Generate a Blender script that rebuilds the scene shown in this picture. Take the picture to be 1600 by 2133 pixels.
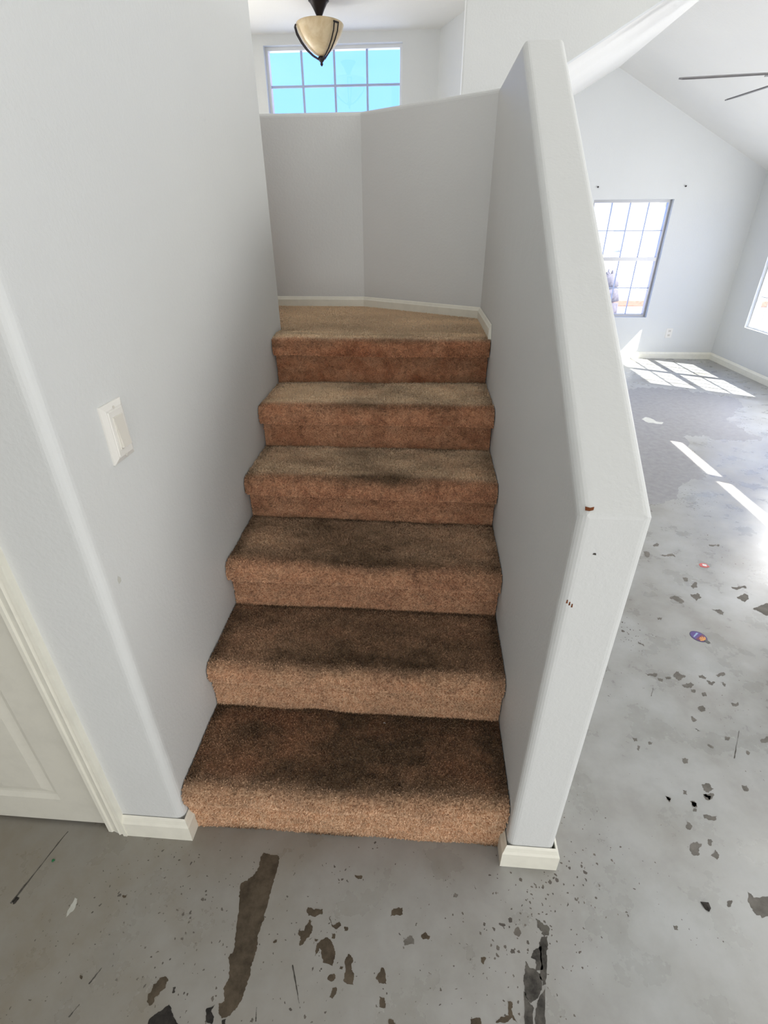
import bpy, bmesh, math, random
import numpy as np
from mathutils import Vector, Matrix

random.seed(7)
rng = np.random.default_rng(7)
scene = bpy.context.scene
C = scene.collection
for o in list(bpy.data.objects):
    bpy.data.objects.remove(o)

# ------------------------------------------------------------------ camera
F_PX, PITCH, YAW, ROLL = 1041.77, -0.5165, 0.0768, -0.0046
CAM = Vector((0.6303, -0.8076, 1.5357))
_F = Vector((-math.sin(YAW) * math.cos(PITCH), math.cos(YAW) * math.cos(PITCH), math.sin(PITCH)))
_R0 = Vector((math.cos(YAW), math.sin(YAW), 0))
_U0 = _R0.cross(_F)
_R = _R0 * math.cos(ROLL) + _U0 * math.sin(ROLL)
_U = -_R0 * math.sin(ROLL) + _U0 * math.cos(ROLL)
cd = bpy.data.cameras.new('camera')
cam = bpy.data.objects.new('camera', cd)
C.objects.link(cam)
cam.matrix_world = Matrix(((_R.x, _U.x, -_F.x, CAM.x), (_R.y, _U.y, -_F.y, CAM.y),
                           (_R.z, _U.z, -_F.z, CAM.z), (0, 0, 0, 1)))
cd.sensor_fit = 'HORIZONTAL'
cd.sensor_width = 36
cd.lens = F_PX / 1600 * 36
cd.clip_start = 0.02
scene.camera = cam

# ------------------------------------------------------------------ world, sun, daylight
scene.view_settings.view_transform = 'Standard'
scene.view_settings.look = 'None'
scene.view_settings.gamma = 1
scene.view_settings.use_curve_mapping = False
scene.view_settings.exposure = 0.0
w = bpy.data.worlds.new('sky')
scene.world = w
w.use_nodes = True
bg = w.node_tree.nodes['Background']
bg.inputs['Color'].default_value = (0.30, 0.66, 1.75, 1)
bg.inputs['Strength'].default_value = 1.55
sd = bpy.data.lights.new('sun', 'SUN')
sd.energy = 19.0
sd.angle = 0.009
sd.color = (1.0, 0.95, 0.86)
sun = bpy.data.objects.new('sun', sd)
C.objects.link(sun)
SUN_DIR = Vector((-0.73, 0.41, -1.0)).normalized()
sun.rotation_euler = SUN_DIR.to_track_quat('-Z', 'Y').to_euler()
sun.location = (6, -3, 8)


def fill_lamp(name, loc, direction, sx, sy, power, color):  # unseen area lamp added as fill
    l = bpy.data.lights.new(name, 'AREA')
    l.shape = 'RECTANGLE'
    l.size, l.size_y = sx, sy
    l.energy = power
    l.color = color
    o = bpy.data.objects.new(name, l)
    C.objects.link(o)
    o.location = loc
    o.rotation_euler = Vector(direction).to_track_quat('-Z', 'Y').to_euler()
    return o


fill_lamp('fill_rear', (0.9, -4.16, 1.15), (0, 1, 0.0), 2.5, 2.0, 62, (1.0, 0.995, 0.975))  # added lamp lighting the foreground from behind the camera
fill_lamp('fill_hall_side', (3.96, -1.9, 1.15), (-1, 0, 0), 2.3, 2.0, 46, (1.0, 0.995, 0.985))  # added side lamp in front of a closed wall opening
fill_lamp('fill_living', (4.42, 3.65, 1.15), (-1, 0, 0), 0.9, 1.3, 58, (0.98, 0.98, 1.0))  # added lamp brightening the living room, no window in the wall here
fill_lamp('fill_upper_hall', (3.97, 1.2, 3.5), (-1, 0, -0.2), 2.0, 0.9, 64, (1.0, 0.995, 0.97))  # added high lamp lifting the stairwell and the upper left wall
fill_lamp('fill_entry', (-1.9, 4.56, 1.15), (0, -1, 0), 0.9, 1.9, 95, (1.0, 0.97, 0.93))  # added lamp brightening the entry and its ceiling from below

# ------------------------------------------------------------------ helpers
def ray(px, py):
    return _F + _R * ((px - 800) / F_PX) - _U * ((py - 1066.5) / F_PX)


def on_floor(px, py, z=0.0):
    d = ray(px, py)
    return CAM + d * ((z - CAM.z) / d.z)


def link_mesh(name, bm, mat=None, parent=None, smooth=False):
    me = bpy.data.meshes.new(name)
    bm.normal_update()
    bm.to_mesh(me)
    bm.free()
    if smooth:
        for p in me.polygons:
            p.use_smooth = True
    o = bpy.data.objects.new(name, me)
    C.objects.link(o)
    if mat:
        me.materials.append(mat)
    if parent:
        o.parent = parent
    return o


def share(name, me, parent=None, loc=(0, 0, 0), rot=(0, 0, 0)):
    o = bpy.data.objects.new(name, me)
    C.objects.link(o)
    o.location = loc
    o.rotation_euler = rot
    if parent:
        o.parent = parent
    return o


def empty(name, loc=(0, 0, 0)):
    o = bpy.data.objects.new(name, None)
    o.empty_display_size = 0.1
    C.objects.link(o)
    o.location = loc
    return o


def tag(o, label, cat, group=None):
    o['label'] = label
    o['category'] = cat
    if group:
        o['group'] = group
    return o


def struct(o, label, cat):
    o['kind'] = 'structure'
    o['label'] = label
    o['category'] = cat
    return o


def add_box(bm, x0, x1, y0, y1, z0, z1):
    vs = [bm.verts.new(p) for p in ((x0, y0, z0), (x1, y0, z0), (x1, y1, z0), (x0, y1, z0),
                                    (x0, y0, z1), (x1, y0, z1), (x1, y1, z1), (x0, y1, z1))]
    for f in ((0, 3, 2, 1), (4, 5, 6, 7), (0, 1, 5, 4), (1, 2, 6, 5), (2, 3, 7, 6), (3, 0, 4, 7)):
        bm.faces.new([vs[i] for i in f])
    return vs


def box_obj(name, x0, x1, y0, y1, z0, z1, mat, parent=None, bev=0.0, seg=2):
    bm = bmesh.new()
    add_box(bm, x0, x1, y0, y1, z0, z1)
    if bev:
        bmesh.ops.bevel(bm, geom=list(bm.edges), offset=bev, segments=seg, affect='EDGES', profile=0.5)
    return link_mesh(name, bm, mat, parent, smooth=False)


def prism(bm, pts, axis, a, b):
    """extrude a 2D outline along an axis; outline coordinates are the other two axes in xyz order"""
    def mk(p, t):
        if axis == 'x':
            return (t, p[0], p[1])
        if axis == 'y':
            return (p[0], t, p[1])
        return (p[0], p[1], t)
    v0 = [bm.verts.new(mk(p, a)) for p in pts]
    v1 = [bm.verts.new(mk(p, b)) for p in pts]
    n = len(pts)
    f0 = bm.faces.new(v0)
    f1 = bm.faces.new(v1[::-1])
    for i in range(n):
        bm.faces.new((v0[i], v1[i], v1[(i + 1) % n], v0[(i + 1) % n]))
    bmesh.ops.recalc_face_normals(bm, faces=list(bm.faces))
    return v0, v1


def bevel_edges(bm, test, off, seg=6):
    es = [e for e in bm.edges if test(e)]
    if es:
        bmesh.ops.bevel(bm, geom=es, offset=off, segments=seg, affect='EDGES', profile=0.5)


def wall_holes(name, axis, p0, p1, a0, a1, z0, z1, holes, mat):
    """wall slab between planes p0 and p1 of 'axis', with rectangular holes (a0,a1,z0,z1)"""
    As = sorted({a0, a1, *[h[0] for h in holes], *[h[1] for h in holes]})
    Zs = sorted({z0, z1, *[h[2] for h in holes], *[h[3] for h in holes]})
    bm = bmesh.new()

    def mk(p, a, z):
        return (a, p, z) if axis == 'y' else (p, a, z)
    cache = {}

    def V(p, a, z):
        k = (p, a, z)
        if k not in cache:
            cache[k] = bm.verts.new(mk(p, a, z))
        return cache[k]

    def solid(i, j):
        if i < 0 or j < 0 or i >= len(As) - 1 or j >= len(Zs) - 1:
            return False
        ca, cz = (As[i] + As[i + 1]) / 2, (Zs[j] + Zs[j + 1]) / 2
        return not any(h[0] < ca < h[1] and h[2] < cz < h[3] for h in holes)
    for i in range(len(As) - 1):
        for j in range(len(Zs) - 1):
            if not solid(i, j):
                continue
            a, b, c, d = As[i], As[i + 1], Zs[j], Zs[j + 1]
            for p in (p0, p1):
                bm.faces.new((V(p, a, c), V(p, b, c), V(p, b, d), V(p, a, d)))
            for (di, dj, q) in ((-1, 0, ((a, c), (a, d))), (1, 0, ((b, c), (b, d))),
                                (0, -1, ((a, c), (b, c))), (0, 1, ((a, d), (b, d)))):
                if not solid(i + di, j + dj):
                    (s, t), (u, v) = q
                    bm.faces.new((V(p0, s, t), V(p0, u, v), V(p1, u, v), V(p1, s, t)))
    bmesh.ops.recalc_face_normals(bm, faces=list(bm.faces))
    return bm


def tube(bm, p, q, r, n=10, r2=None):
    p, q = Vector(p), Vector(q)
    d = (q - p).normalized()
    a = d.orthogonal().normalized()
    b = d.cross(a)
    r2 = r if r2 is None else r2
    r0 = [bm.verts.new(p + (a * math.cos(t) + b * math.sin(t)) * r) for t in [2 * math.pi * i / n for i in range(n)]]
    r1 = [bm.verts.new(q + (a * math.cos(t) + b * math.sin(t)) * r2) for t in [2 * math.pi * i / n for i in range(n)]]
    for i in range(n):
        bm.faces.new((r0[i], r0[(i + 1) % n], r1[(i + 1) % n], r1[i]))
    bm.faces.new(r0[::-1])
    bm.faces.new(r1)


def lathe(bm, prof, n=32):
    rings = []
    for r, z in prof:
        if r < 1e-5:
            rings.append([bm.verts.new((0, 0, z))])
        else:
            rings.append([bm.verts.new((r * math.cos(2 * math.pi * i / n), r * math.sin(2 * math.pi * i / n), z)) for i in range(n)])
    for A, B in zip(rings[:-1], rings[1:]):
        for i in range(n):
            j = (i + 1) % n
            if len(A) == 1 and len(B) == 1:
                continue
            if len(A) == 1:
                bm.faces.new((A[0], B[i], B[j]))
            elif len(B) == 1:
                bm.faces.new((A[i], A[j], B[0]))
            else:
                bm.faces.new((A[i], A[j], B[j], B[i]))
    bmesh.ops.recalc_face_normals(bm, faces=list(bm.faces))


# ------------------------------------------------------------------ materials
def new_mat(name, color, rough=0.5, metal=0.0, spec=0.5):
    m = bpy.data.materials.new(name)
    m.use_nodes = True
    b = m.node_tree.nodes['Principled BSDF']
    b.inputs['Base Color'].default_value = (*color, 1)
    b.inputs['Roughness'].default_value = rough
    b.inputs['Metallic'].default_value = metal
    b.inputs['Specular IOR Level'].default_value = spec
    return m, m.node_tree.nodes, m.node_tree.links, b


def N(nodes, typ, **kw):
    n = nodes.new(typ)
    for k, v in kw.items():
        setattr(n, k, v)
    return n


def noise(nodes, links, scale, detail=4, rough=0.55, vec=None, dist=0.0):
    n = nodes.new('ShaderNodeTexNoise')
    n.inputs['Scale'].default_value = scale
    n.inputs['Detail'].default_value = detail
    n.inputs['Roughness'].default_value = rough
    n.inputs['Distortion'].default_value = dist
    if vec is not None:
        links.new(vec, n.inputs['Vector'])
    return n


def ramp(nodes, links, fac, stops):
    r = nodes.new('ShaderNodeValToRGB')
    el = r.color_ramp.elements
    while len(el) > 1:
        el.remove(el[-1])
    for i, (p, c) in enumerate(stops):
        e = el[0] if i == 0 else el.new(p)
        e.position = p
        e.color = (*c, 1) if len(c) == 3 else c
    links.new(fac, r.inputs['Fac'])
    return r


def mix(nodes, links, fac, a, b, typ='MIX'):
    m = nodes.new('ShaderNodeMix')
    m.data_type = 'RGBA'
    m.blend_type = typ
    for s, v in ((m.inputs[0], fac), (m.inputs[6], a), (m.inputs[7], b)):
        if isinstance(v, (int, float)):
            s.default_value = v
        elif isinstance(v, tuple):
            s.default_value = (*v, 1)
        else:
            links.new(v, s)
    return m.outputs[2]


def bump(nodes, links, bsdf, height, strength, distance):
    b = nodes.new('ShaderNodeBump')
    b.inputs['Strength'].default_value = strength
    b.inputs['Distance'].default_value = distance
    links.new(height, b.inputs['Height'])
    links.new(b.outputs['Normal'], bsdf.inputs['Normal'])


def wall_paint(name, c1, c2, rough=0.55):
    m, n, l, b = new_mat(name, c1, rough, spec=0.35)
    pos = N(n, 'ShaderNodeNewGeometry').outputs['Position']
    big = noise(n, l, 1.3, 3, 0.5, pos)
    r = ramp(n, l, big.outputs['Fac'], [(0.3, c1), (0.7, c2)])
    # faint scuffs of everyday wear
    mp = N(n, 'ShaderNodeMapping')
    mp.inputs['Scale'].default_value = (5, 5, 22)
    mp.inputs['Rotation'].default_value = (0.3, 0.5, 0)
    l.new(pos, mp.inputs['Vector'])
    sc = noise(n, l, 2.0, 5, 0.7, mp.outputs['Vector'])
    sr = ramp(n, l, sc.outputs['Fac'], [(0.66, (0, 0, 0)), (0.78, (0.22, 0.22, 0.22))])
    col = mix(n, l, sr.outputs['Color'], r.outputs['Color'], tuple(v * 0.72 for v in c1))
    l.new(col, b.inputs['Base Color'])
    fine = noise(n, l, 95, 3, 0.6, pos)
    mid = noise(n, l, 9, 3, 0.5, pos)
    ad = N(n, 'ShaderNodeMath', operation='MULTIPLY_ADD')
    ad.inputs[1].default_value = 2.2
    l.new(mid.outputs['Fac'], ad.inputs[0])
    l.new(fine.outputs['Fac'], ad.inputs[2])
    bump(n, l, b, ad.outputs[0], 0.25, 0.004)
    return m


M = {}
M['wall'] = wall_paint('wall_paint', (0.70, 0.71, 0.705), (0.725, 0.735, 0.73))
M['ceil'] = wall_paint('ceiling_paint', (0.80, 0.79, 0.76), (0.84, 0.83, 0.80), 0.7)


def trim_paint(name, c):
    m, n, l, b = new_mat(name, c, 0.38, spec=0.45)
    pos = N(n, 'ShaderNodeNewGeometry').outputs['Position']
    a = noise(n, l, 14, 5, 0.65, pos)
    r = ramp(n, l, a.outputs['Fac'], [(0.35, tuple(v * 0.945 for v in c)), (0.55, c)])
    l.new(r.outputs['Color'], b.inputs['Base Color'])
    bump(n, l, b, a.outputs['Fac'], 0.15, 0.004)
    return m


M['trim'] = trim_paint('cream_trim_paint', (0.88, 0.86, 0.76))
M['door'] = trim_paint('cream_door_paint', (0.72, 0.70, 0.62))
M['plastic'] = new_mat('white_switch_plastic', (0.82, 0.80, 0.76), 0.3)[0]
M['plastic_w'] = new_mat('ivory_rocker_plastic', (0.74, 0.71, 0.65), 0.32)[0]
M['slot'] = new_mat('outlet_slot_dark', (0.12, 0.11, 0.10), 0.6)[0]
M['alu'] = new_mat('bronze_grey_aluminium', (0.42, 0.42, 0.43), 0.4, 0.5)[0]
M['vinyl'] = new_mat('white_window_vinyl', (0.78, 0.79, 0.80), 0.35)[0]
M['muntin'] = new_mat('blue_grey_muntin', (0.42, 0.48, 0.66), 0.4)[0]
M['fan'] = new_mat('grey_fan_blade', (0.17, 0.165, 0.17), 0.45)[0]
M['fan_edge'] = new_mat('brushed_fan_metal', (0.45, 0.44, 0.43), 0.35, 0.7)[0]
M['iron'] = new_mat('dark_bronze_metal', (0.025, 0.02, 0.022), 0.45, 0.6)[0]


def make_glass():
    m = bpy.data.materials.new('window_glass')
    m.use_nodes = True
    n, l = m.node_tree.nodes, m.node_tree.links
    n.clear()
    out = n.new('ShaderNodeOutputMaterial')
    t = n.new('ShaderNodeBsdfTransparent')
    t.inputs['Color'].default_value = (0.95, 0.975, 0.98, 1)
    g = n.new('ShaderNodeBsdfGlossy')
    g.inputs['Roughness'].default_value = 0.03
    mx = n.new('ShaderNodeMixShader')
    mx.inputs[0].default_value = 0.05
    l.new(t.outputs[0], mx.inputs[1])
    l.new(g.outputs[0], mx.inputs[2])
    l.new(mx.outputs[0], out.inputs['Surface'])
    return m


M['glass'] = make_glass()


def make_floor():
    m, n, l, b = new_mat('worn_grey_concrete', (0.4, 0.41, 0.4), 0.35, spec=0.5)
    pos = N(n, 'ShaderNodeNewGeometry').outputs['Position']
    # broad clouding of the trowelled, sealed slab
    c1 = noise(n, l, 2.3, 6, 0.55, pos, 0.0)
    c2 = noise(n, l, 6.5, 6, 0.6, pos, 0.0)
    r1 = ramp(n, l, c1.outputs['Fac'], [(0.28, (0.31, 0.298, 0.275)), (0.50, (0.385, 0.385, 0.375)), (0.72, (0.42, 0.43, 0.43))])
    r2 = ramp(n, l, c2.outputs['Fac'], [(0.28, (0.66, 0.645, 0.615)), (0.62, (1, 1, 1))])
    col = mix(n, l, 0.75, r1.outputs['Color'], r2.outputs['Color'], 'MULTIPLY')
    # brown tint rising towards the left and the near side, mottled by noise
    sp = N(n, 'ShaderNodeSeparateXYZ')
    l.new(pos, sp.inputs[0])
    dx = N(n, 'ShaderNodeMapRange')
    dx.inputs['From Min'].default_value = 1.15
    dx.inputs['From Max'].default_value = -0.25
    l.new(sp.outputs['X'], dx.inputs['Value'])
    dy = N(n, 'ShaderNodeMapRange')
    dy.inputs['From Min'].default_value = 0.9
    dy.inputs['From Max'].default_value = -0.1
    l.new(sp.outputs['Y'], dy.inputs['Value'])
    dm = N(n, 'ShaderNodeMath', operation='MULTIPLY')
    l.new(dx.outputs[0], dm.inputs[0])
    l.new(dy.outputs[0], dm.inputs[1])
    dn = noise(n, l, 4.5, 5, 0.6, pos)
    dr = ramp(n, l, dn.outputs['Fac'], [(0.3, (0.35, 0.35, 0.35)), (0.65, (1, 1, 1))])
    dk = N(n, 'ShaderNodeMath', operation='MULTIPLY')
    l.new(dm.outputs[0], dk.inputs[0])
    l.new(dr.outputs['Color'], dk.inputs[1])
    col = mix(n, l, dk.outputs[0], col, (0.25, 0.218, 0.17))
    # small chips where the coating has flaked off
    wn = noise(n, l, 26, 4, 0.6, pos)
    sub = N(n, 'ShaderNodeVectorMath', operation='SUBTRACT')
    l.new(wn.outputs['Color'], sub.inputs[0])
    sub.inputs[1].default_value = (0.5, 0.5, 0.5)
    sca = N(n, 'ShaderNodeVectorMath', operation='SCALE')
    sca.inputs['Scale'].default_value = 0.03
    l.new(sub.outputs[0], sca.inputs[0])
    add = N(n, 'ShaderNodeVectorMath', operation='ADD')
    l.new(pos, add.inputs[0])
    l.new(sca.outputs[0], add.inputs[1])
    masks = []
    dens = noise(n, l, 1.5, 3, 0.6, pos)
    for scale, lim, rad in ((24.0, 0.99, 0.24), (50.0, 0.92, 0.24), (95.0, 0.90, 0.24)):
        v = N(n, 'ShaderNodeTexVoronoi')
        v.voronoi_dimensions = '2D'
        v.inputs['Scale'].default_value = scale
        l.new(add.outputs[0], v.inputs['Vector'])
        sep = N(n, 'ShaderNodeSeparateColor')
        l.new(v.outputs['Color'], sep.inputs[0])
        # chip radius depends on the random colour of the cell and on the local density
        s = N(n, 'ShaderNodeMath', operation='ADD')
        l.new(sep.outputs[0], s.inputs[0])
        dd = N(n, 'ShaderNodeMath', operation='MULTIPLY_ADD')
        l.new(dens.outputs['Fac'], dd.inputs[0])
        dd.inputs[1].default_value = 0.9
        dd.inputs[2].default_value = -0.47
        l.new(dd.outputs[0], s.inputs[1])
        q = N(n, 'ShaderNodeMath', operation='SUBTRACT')
        l.new(s.outputs[0], q.inputs[0])
        q.inputs[1].default_value = lim
        k = N(n, 'ShaderNodeMath', operation='MULTIPLY')
        l.new(q.outputs[0], k.inputs[0])
        k.inputs[1].default_value = rad / 0.2
        mn = N(n, 'ShaderNodeMath', operation='MINIMUM')
        l.new(k.outputs[0], mn.inputs[0])
        mn.inputs[1].default_value = rad
        lt = N(n, 'ShaderNodeMath', operation='LESS_THAN')
        l.new(v.outputs['Distance'], lt.inputs[0])
        l.new(mn.outputs[0], lt.inputs[1])
        masks.append(lt.outputs[0])
    mx = masks[0]
    for k in masks[1:]:
        a = N(n, 'ShaderNodeMath', operation='MAXIMUM')
        l.new(mx, a.inputs[0])
        l.new(k, a.inputs[1])
        mx = a.outputs[0]
    cc = noise(n, l, 18, 3, 0.6, pos)
    chipcol = ramp(n, l, cc.outputs['Fac'], [(0.35, (0.075, 0.065, 0.055)), (0.65, (0.16, 0.14, 0.12))])
    col = mix(n, l, mx, col, chipcol.outputs['Color'])
    l.new(col, b.inputs['Base Color'])
    rr = ramp(n, l, c2.outputs['Fac'], [(0.3, (0.22, 0.22, 0.22)), (0.7, (0.40, 0.40, 0.40))])
    rm = mix(n, l, mx, rr.outputs['Color'], (0.8, 0.8, 0.8))
    l.new(rm, b.inputs['Roughness'])
    b.inputs['Specular IOR Level'].default_value = 0.6
    bump(n, l, b, c2.outputs['Fac'], 0.06, 0.01)
    return m


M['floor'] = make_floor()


def patch_mat(name, c1, c2, rough):
    m, n, l, b = new_mat(name, c1, rough, spec=0.3)
    pos = N(n, 'ShaderNodeNewGeometry').outputs['Position']
    a = noise(n, l, 22, 6, 0.7, pos)
    r = ramp(n, l, a.outputs['Fac'], [(0.36, c1), (0.64, c2)])
    l.new(r.outputs['Color'], b.inputs['Base Color'])
    bump(n, l, b, a.outputs['Fac'], 0.12, 0.002)
    return m


M['bare'] = patch_mat('bare_brown_concrete', (0.060, 0.045, 0.030), (0.125, 0.098, 0.068), 0.85)
M['bare_grey'] = patch_mat('bare_grey_concrete', (0.13, 0.12, 0.105), (0.21, 0.195, 0.175), 0.8)
M['tar'] = patch_mat('black_adhesive_residue', (0.012, 0.011, 0.010), (0.055, 0.048, 0.042), 0.8)
M['scrape'] = patch_mat('scraped_dark_residue', (0.035, 0.032, 0.028), (0.13, 0.12, 0.105), 0.8)
M['smooth'] = patch_mat('uncoated_smooth_concrete', (0.27, 0.265, 0.27), (0.33, 0.325, 0.33), 0.42)
M['pale'] = patch_mat('pale_primer_smear', (0.55, 0.55, 0.50), (0.64, 0.64, 0.60), 0.6)


def make_carpet():
    m, n, l, b = new_mat('tan_stair_carpet', (0.5, 0.3, 0.2), 0.95, spec=0.08)
    pos = N(n, 'ShaderNodeNewGeometry').outputs['Position']
    at = N(n, 'ShaderNodeAttribute')
    at.attribute_name = 'soil'
    tn = N(n, 'ShaderNodeAttribute')
    tn.attribute_name = 'tone'
    p1 = noise(n, l, 8, 5, 0.65, pos, 0.5)
    p2 = noise(n, l, 35, 4, 0.7, pos)
    base = ramp(n, l, p1.outputs['Fac'], [(0.32, (0.53, 0.215, 0.108)), (0.50, (0.76, 0.385, 0.215)), (0.68, (0.85, 0.48, 0.29))])
    flk = ramp(n, l, p2.outputs['Fac'], [(0.32, (0.62, 0.58, 0.55)), (0.52, (1, 1, 1))])
    c = mix(n, l, 0.8, base.outputs['Color'], flk.outputs['Color'], 'MULTIPLY')
    wn = N(n, 'ShaderNodeAttribute')
    wn.attribute_name = 'worn'
    c = mix(n, l, wn.outputs['Fac'], c, (1.0, 0.80, 0.565))
    # ground-in soil : worn grey-brown
    ad = N(n, 'ShaderNodeMath', operation='MULTIPLY_ADD')
    l.new(p1.outputs['Fac'], ad.inputs[0])
    ad.inputs[1].default_value = 1.1
    ad.inputs[2].default_value = 0.42
    sm = N(n, 'ShaderNodeMath', operation='MULTIPLY')
    sm.use_clamp = True
    l.new(at.outputs['Fac'], sm.inputs[0])
    l.new(ad.outputs[0], sm.inputs[1])
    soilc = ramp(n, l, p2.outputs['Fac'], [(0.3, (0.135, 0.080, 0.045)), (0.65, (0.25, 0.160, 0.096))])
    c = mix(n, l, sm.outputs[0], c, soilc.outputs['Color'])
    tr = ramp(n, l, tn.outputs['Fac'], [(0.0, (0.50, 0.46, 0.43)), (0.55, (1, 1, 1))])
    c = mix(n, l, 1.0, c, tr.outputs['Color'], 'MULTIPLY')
    l.new(c, b.inputs['Base Color'])
    b.inputs['Sheen Weight'].default_value = 0.15
    return m


M['carpet'] = make_carpet()

# ------------------------------------------------------------------ main dimensions
W = 0.9037            # stair width between the walls
T = 0.125             # thickness of the half walls
ZL = 1.14             # landing
ZG = 2.03             # level top of the half wall
HC = 4.2              # hall ceiling
Y_LW0, Y_LW1 = -0.050, 1.50   # stair wall ends
Y_P0 = -0.053         # newel end of the half wall
Y_BW = 2.25           # back half wall of the landing
X_K = 0.289           # knee of the angled half wall
Y_A = 1.832
Y1 = 3.0              # wall facing the stairs, start of the vault
Y2 = 6.30             # street wall of the living room
X_R = 4.44
Y_F = 4.60            # street wall of the entry
Z_F = 2.92
RIDGE = (2.607, 3.008)
EAVE_L = (1.387, 2.350)
EAVE_R = (X_R, 2.078)

# ------------------------------------------------------------------ floor
bm = bmesh.new()
prism(bm, [(-3.2, -4.3), (4.10, -4.3), (4.10, Y1), (X_R + 0.1, Y1), (X_R + 0.1, Y2 + 0.1), (-3.2, Y2 + 0.1)], 'z', -0.12, 0.0)
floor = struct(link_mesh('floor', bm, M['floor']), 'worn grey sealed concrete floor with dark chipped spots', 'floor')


def ragged(pts, jit, sub=3):
    """break straight outlines up by repeated midpoint displacement, as flaked coating breaks"""
    out = list(pts)
    for _ in range(sub):
        nxt = []
        for i, p in enumerate(out):
            q = out[(i + 1) % len(out)]
            dx, dy = q[0] - p[0], q[1] - p[1]
            ln = math.hypot(dx, dy)
            nxt.append(p)
            if ln < 1.6:
                continue
            k = random.uniform(-0.20, 0.20) * min(1.0, 9.0 / ln) * jit / 0.7
            nxt.append((p[0] + dx * 0.5 - dy * k, p[1] + dy * 0.5 + dx * k))
        out = nxt
    return out


def floor_patch(name, pts, mat, z=0.0005, jit=0.7, sub=3):
    """pts are image positions cast onto the floor; the patch is a thin flake of geometry"""
    w = [on_floor(*p) for p in ragged(pts, jit, sub)]
    bm = bmesh.new()
    vs = [bm.verts.new((p.x, p.y, z)) for p in w]
    f = bm.faces.new(vs)
    if f.normal.z < 0:
        f.normal_flip()
    bm.normal_update()
    r = bmesh.ops.extrude_face_region(bm, geom=[f])
    for v in [g for g in r['geom'] if isinstance(g, bmesh.types.BMVert)]:
        v.co.z = 0.0001
    bmesh.ops.triangulate(bm, faces=list(bm.faces))
    bmesh.ops.recalc_face_normals(bm, faces=list(bm.faces))
    return link_mesh(name, bm, mat, floor)


def crop(pts, x0, y0, s):
    return [(x0 + x / s, y0 + y / s) for x, y in pts]


A = lambda *p: crop(p, 0, 1650, 2)
B = lambda *p: crop(p, 800, 1650, 2)
G = lambda *p: crop(p, 1200, 1100, 3.555)
L = lambda *p: crop(p, 1260, 700, 4.706)
brown = [
    A((1098, 252), (1130, 262), (1163, 268), (1160, 300), (1140, 365), (1128, 420), (1105, 500), (1085, 572), (1072, 600), (1070, 655), (1050, 710), (1030, 790), (1010, 855), (985, 900), (960, 930), (922, 942), (910, 910), (912, 880), (935, 870), (930, 820), (955, 775), (950, 690), (972, 665), (985, 580), (998, 450), (1002, 385), (1030, 370), (1062, 340), (1080, 310), (1085, 275)),
    A((640, 800), (665, 775), (690, 768), (702, 785), (690, 815), (665, 840), (645, 855), (638, 880), (622, 890), (612, 875), (615, 850), (630, 830)),
    A((1283, 480), (1310, 490), (1345, 488), (1340, 510), (1310, 520), (1285, 515), (1278, 500)),
    A((1290, 530), (1302, 560), (1295, 590), (1275, 615), (1262, 635), (1248, 640), (1255, 615), (1242, 590), (1245, 575), (1268, 578), (1280, 550)),
    A((1360, 605), (1380, 620), (1392, 650), (1395, 690), (1385, 725), (1365, 715), (1345, 710), (1340, 660), (1330, 650), (1312, 685), (1318, 640), (1330, 625)),
    A((1450, 675), (1470, 690), (1465, 730), (1475, 765), (1472, 805), (1450, 800), (1430, 785), (1440, 745), (1438, 700)),
    A((1372, 520), (1390, 555), (1415, 540), (1422, 555), (1405, 570), (1385, 562)),
    A((1370, 765), (1395, 758), (1398, 775), (1380, 790), (1365, 780)),
    A((1385, 815), (1400, 812), (1402, 830), (1385, 862), (1372, 855)),
    A((1590, 730), (1600, 735), (1610, 800), (1580, 795), (1565, 775)),
    A((1580, 852), (1600, 855), (1605, 900), (1580, 895)),
    A((1435, 560), (1450, 562), (1445, 578), (1436, 578)), A((1382, 588), (1395, 590), (1392, 612), (1382, 608)),
    A((1312, 610), (1322, 612), (1320, 622), (1311, 620)), A((1418, 725), (1430, 728), (1426, 740), (1415, 736)),
    A((510, 430), (532, 427), (525, 438), (513, 440)), A((335, 762), (345, 765), (340, 780), (333, 775)),
    A((1140, 620), (1155, 615), (1150, 627), (1138, 628)), A((1478, 345), (1510, 350), (1505, 362), (1485, 357)),
    B((515, 870), (535, 875), (530, 905), (555, 960), (535, 940), (500, 962), (465, 960), (490, 935), (520, 930)),
    B((360, 945), (400, 940), (410, 990), (362, 990)),
    B((40, 485), (78, 482), (78, 510), (45, 515), (28, 518)),
    B((155, 595), (172, 582), (192, 600), (185, 615), (160, 612)),
    B((405, 688), (425, 690), (415, 718), (405, 705)),
    B((20, 945), (40, 950), (42, 990), (22, 990)),
]
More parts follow.
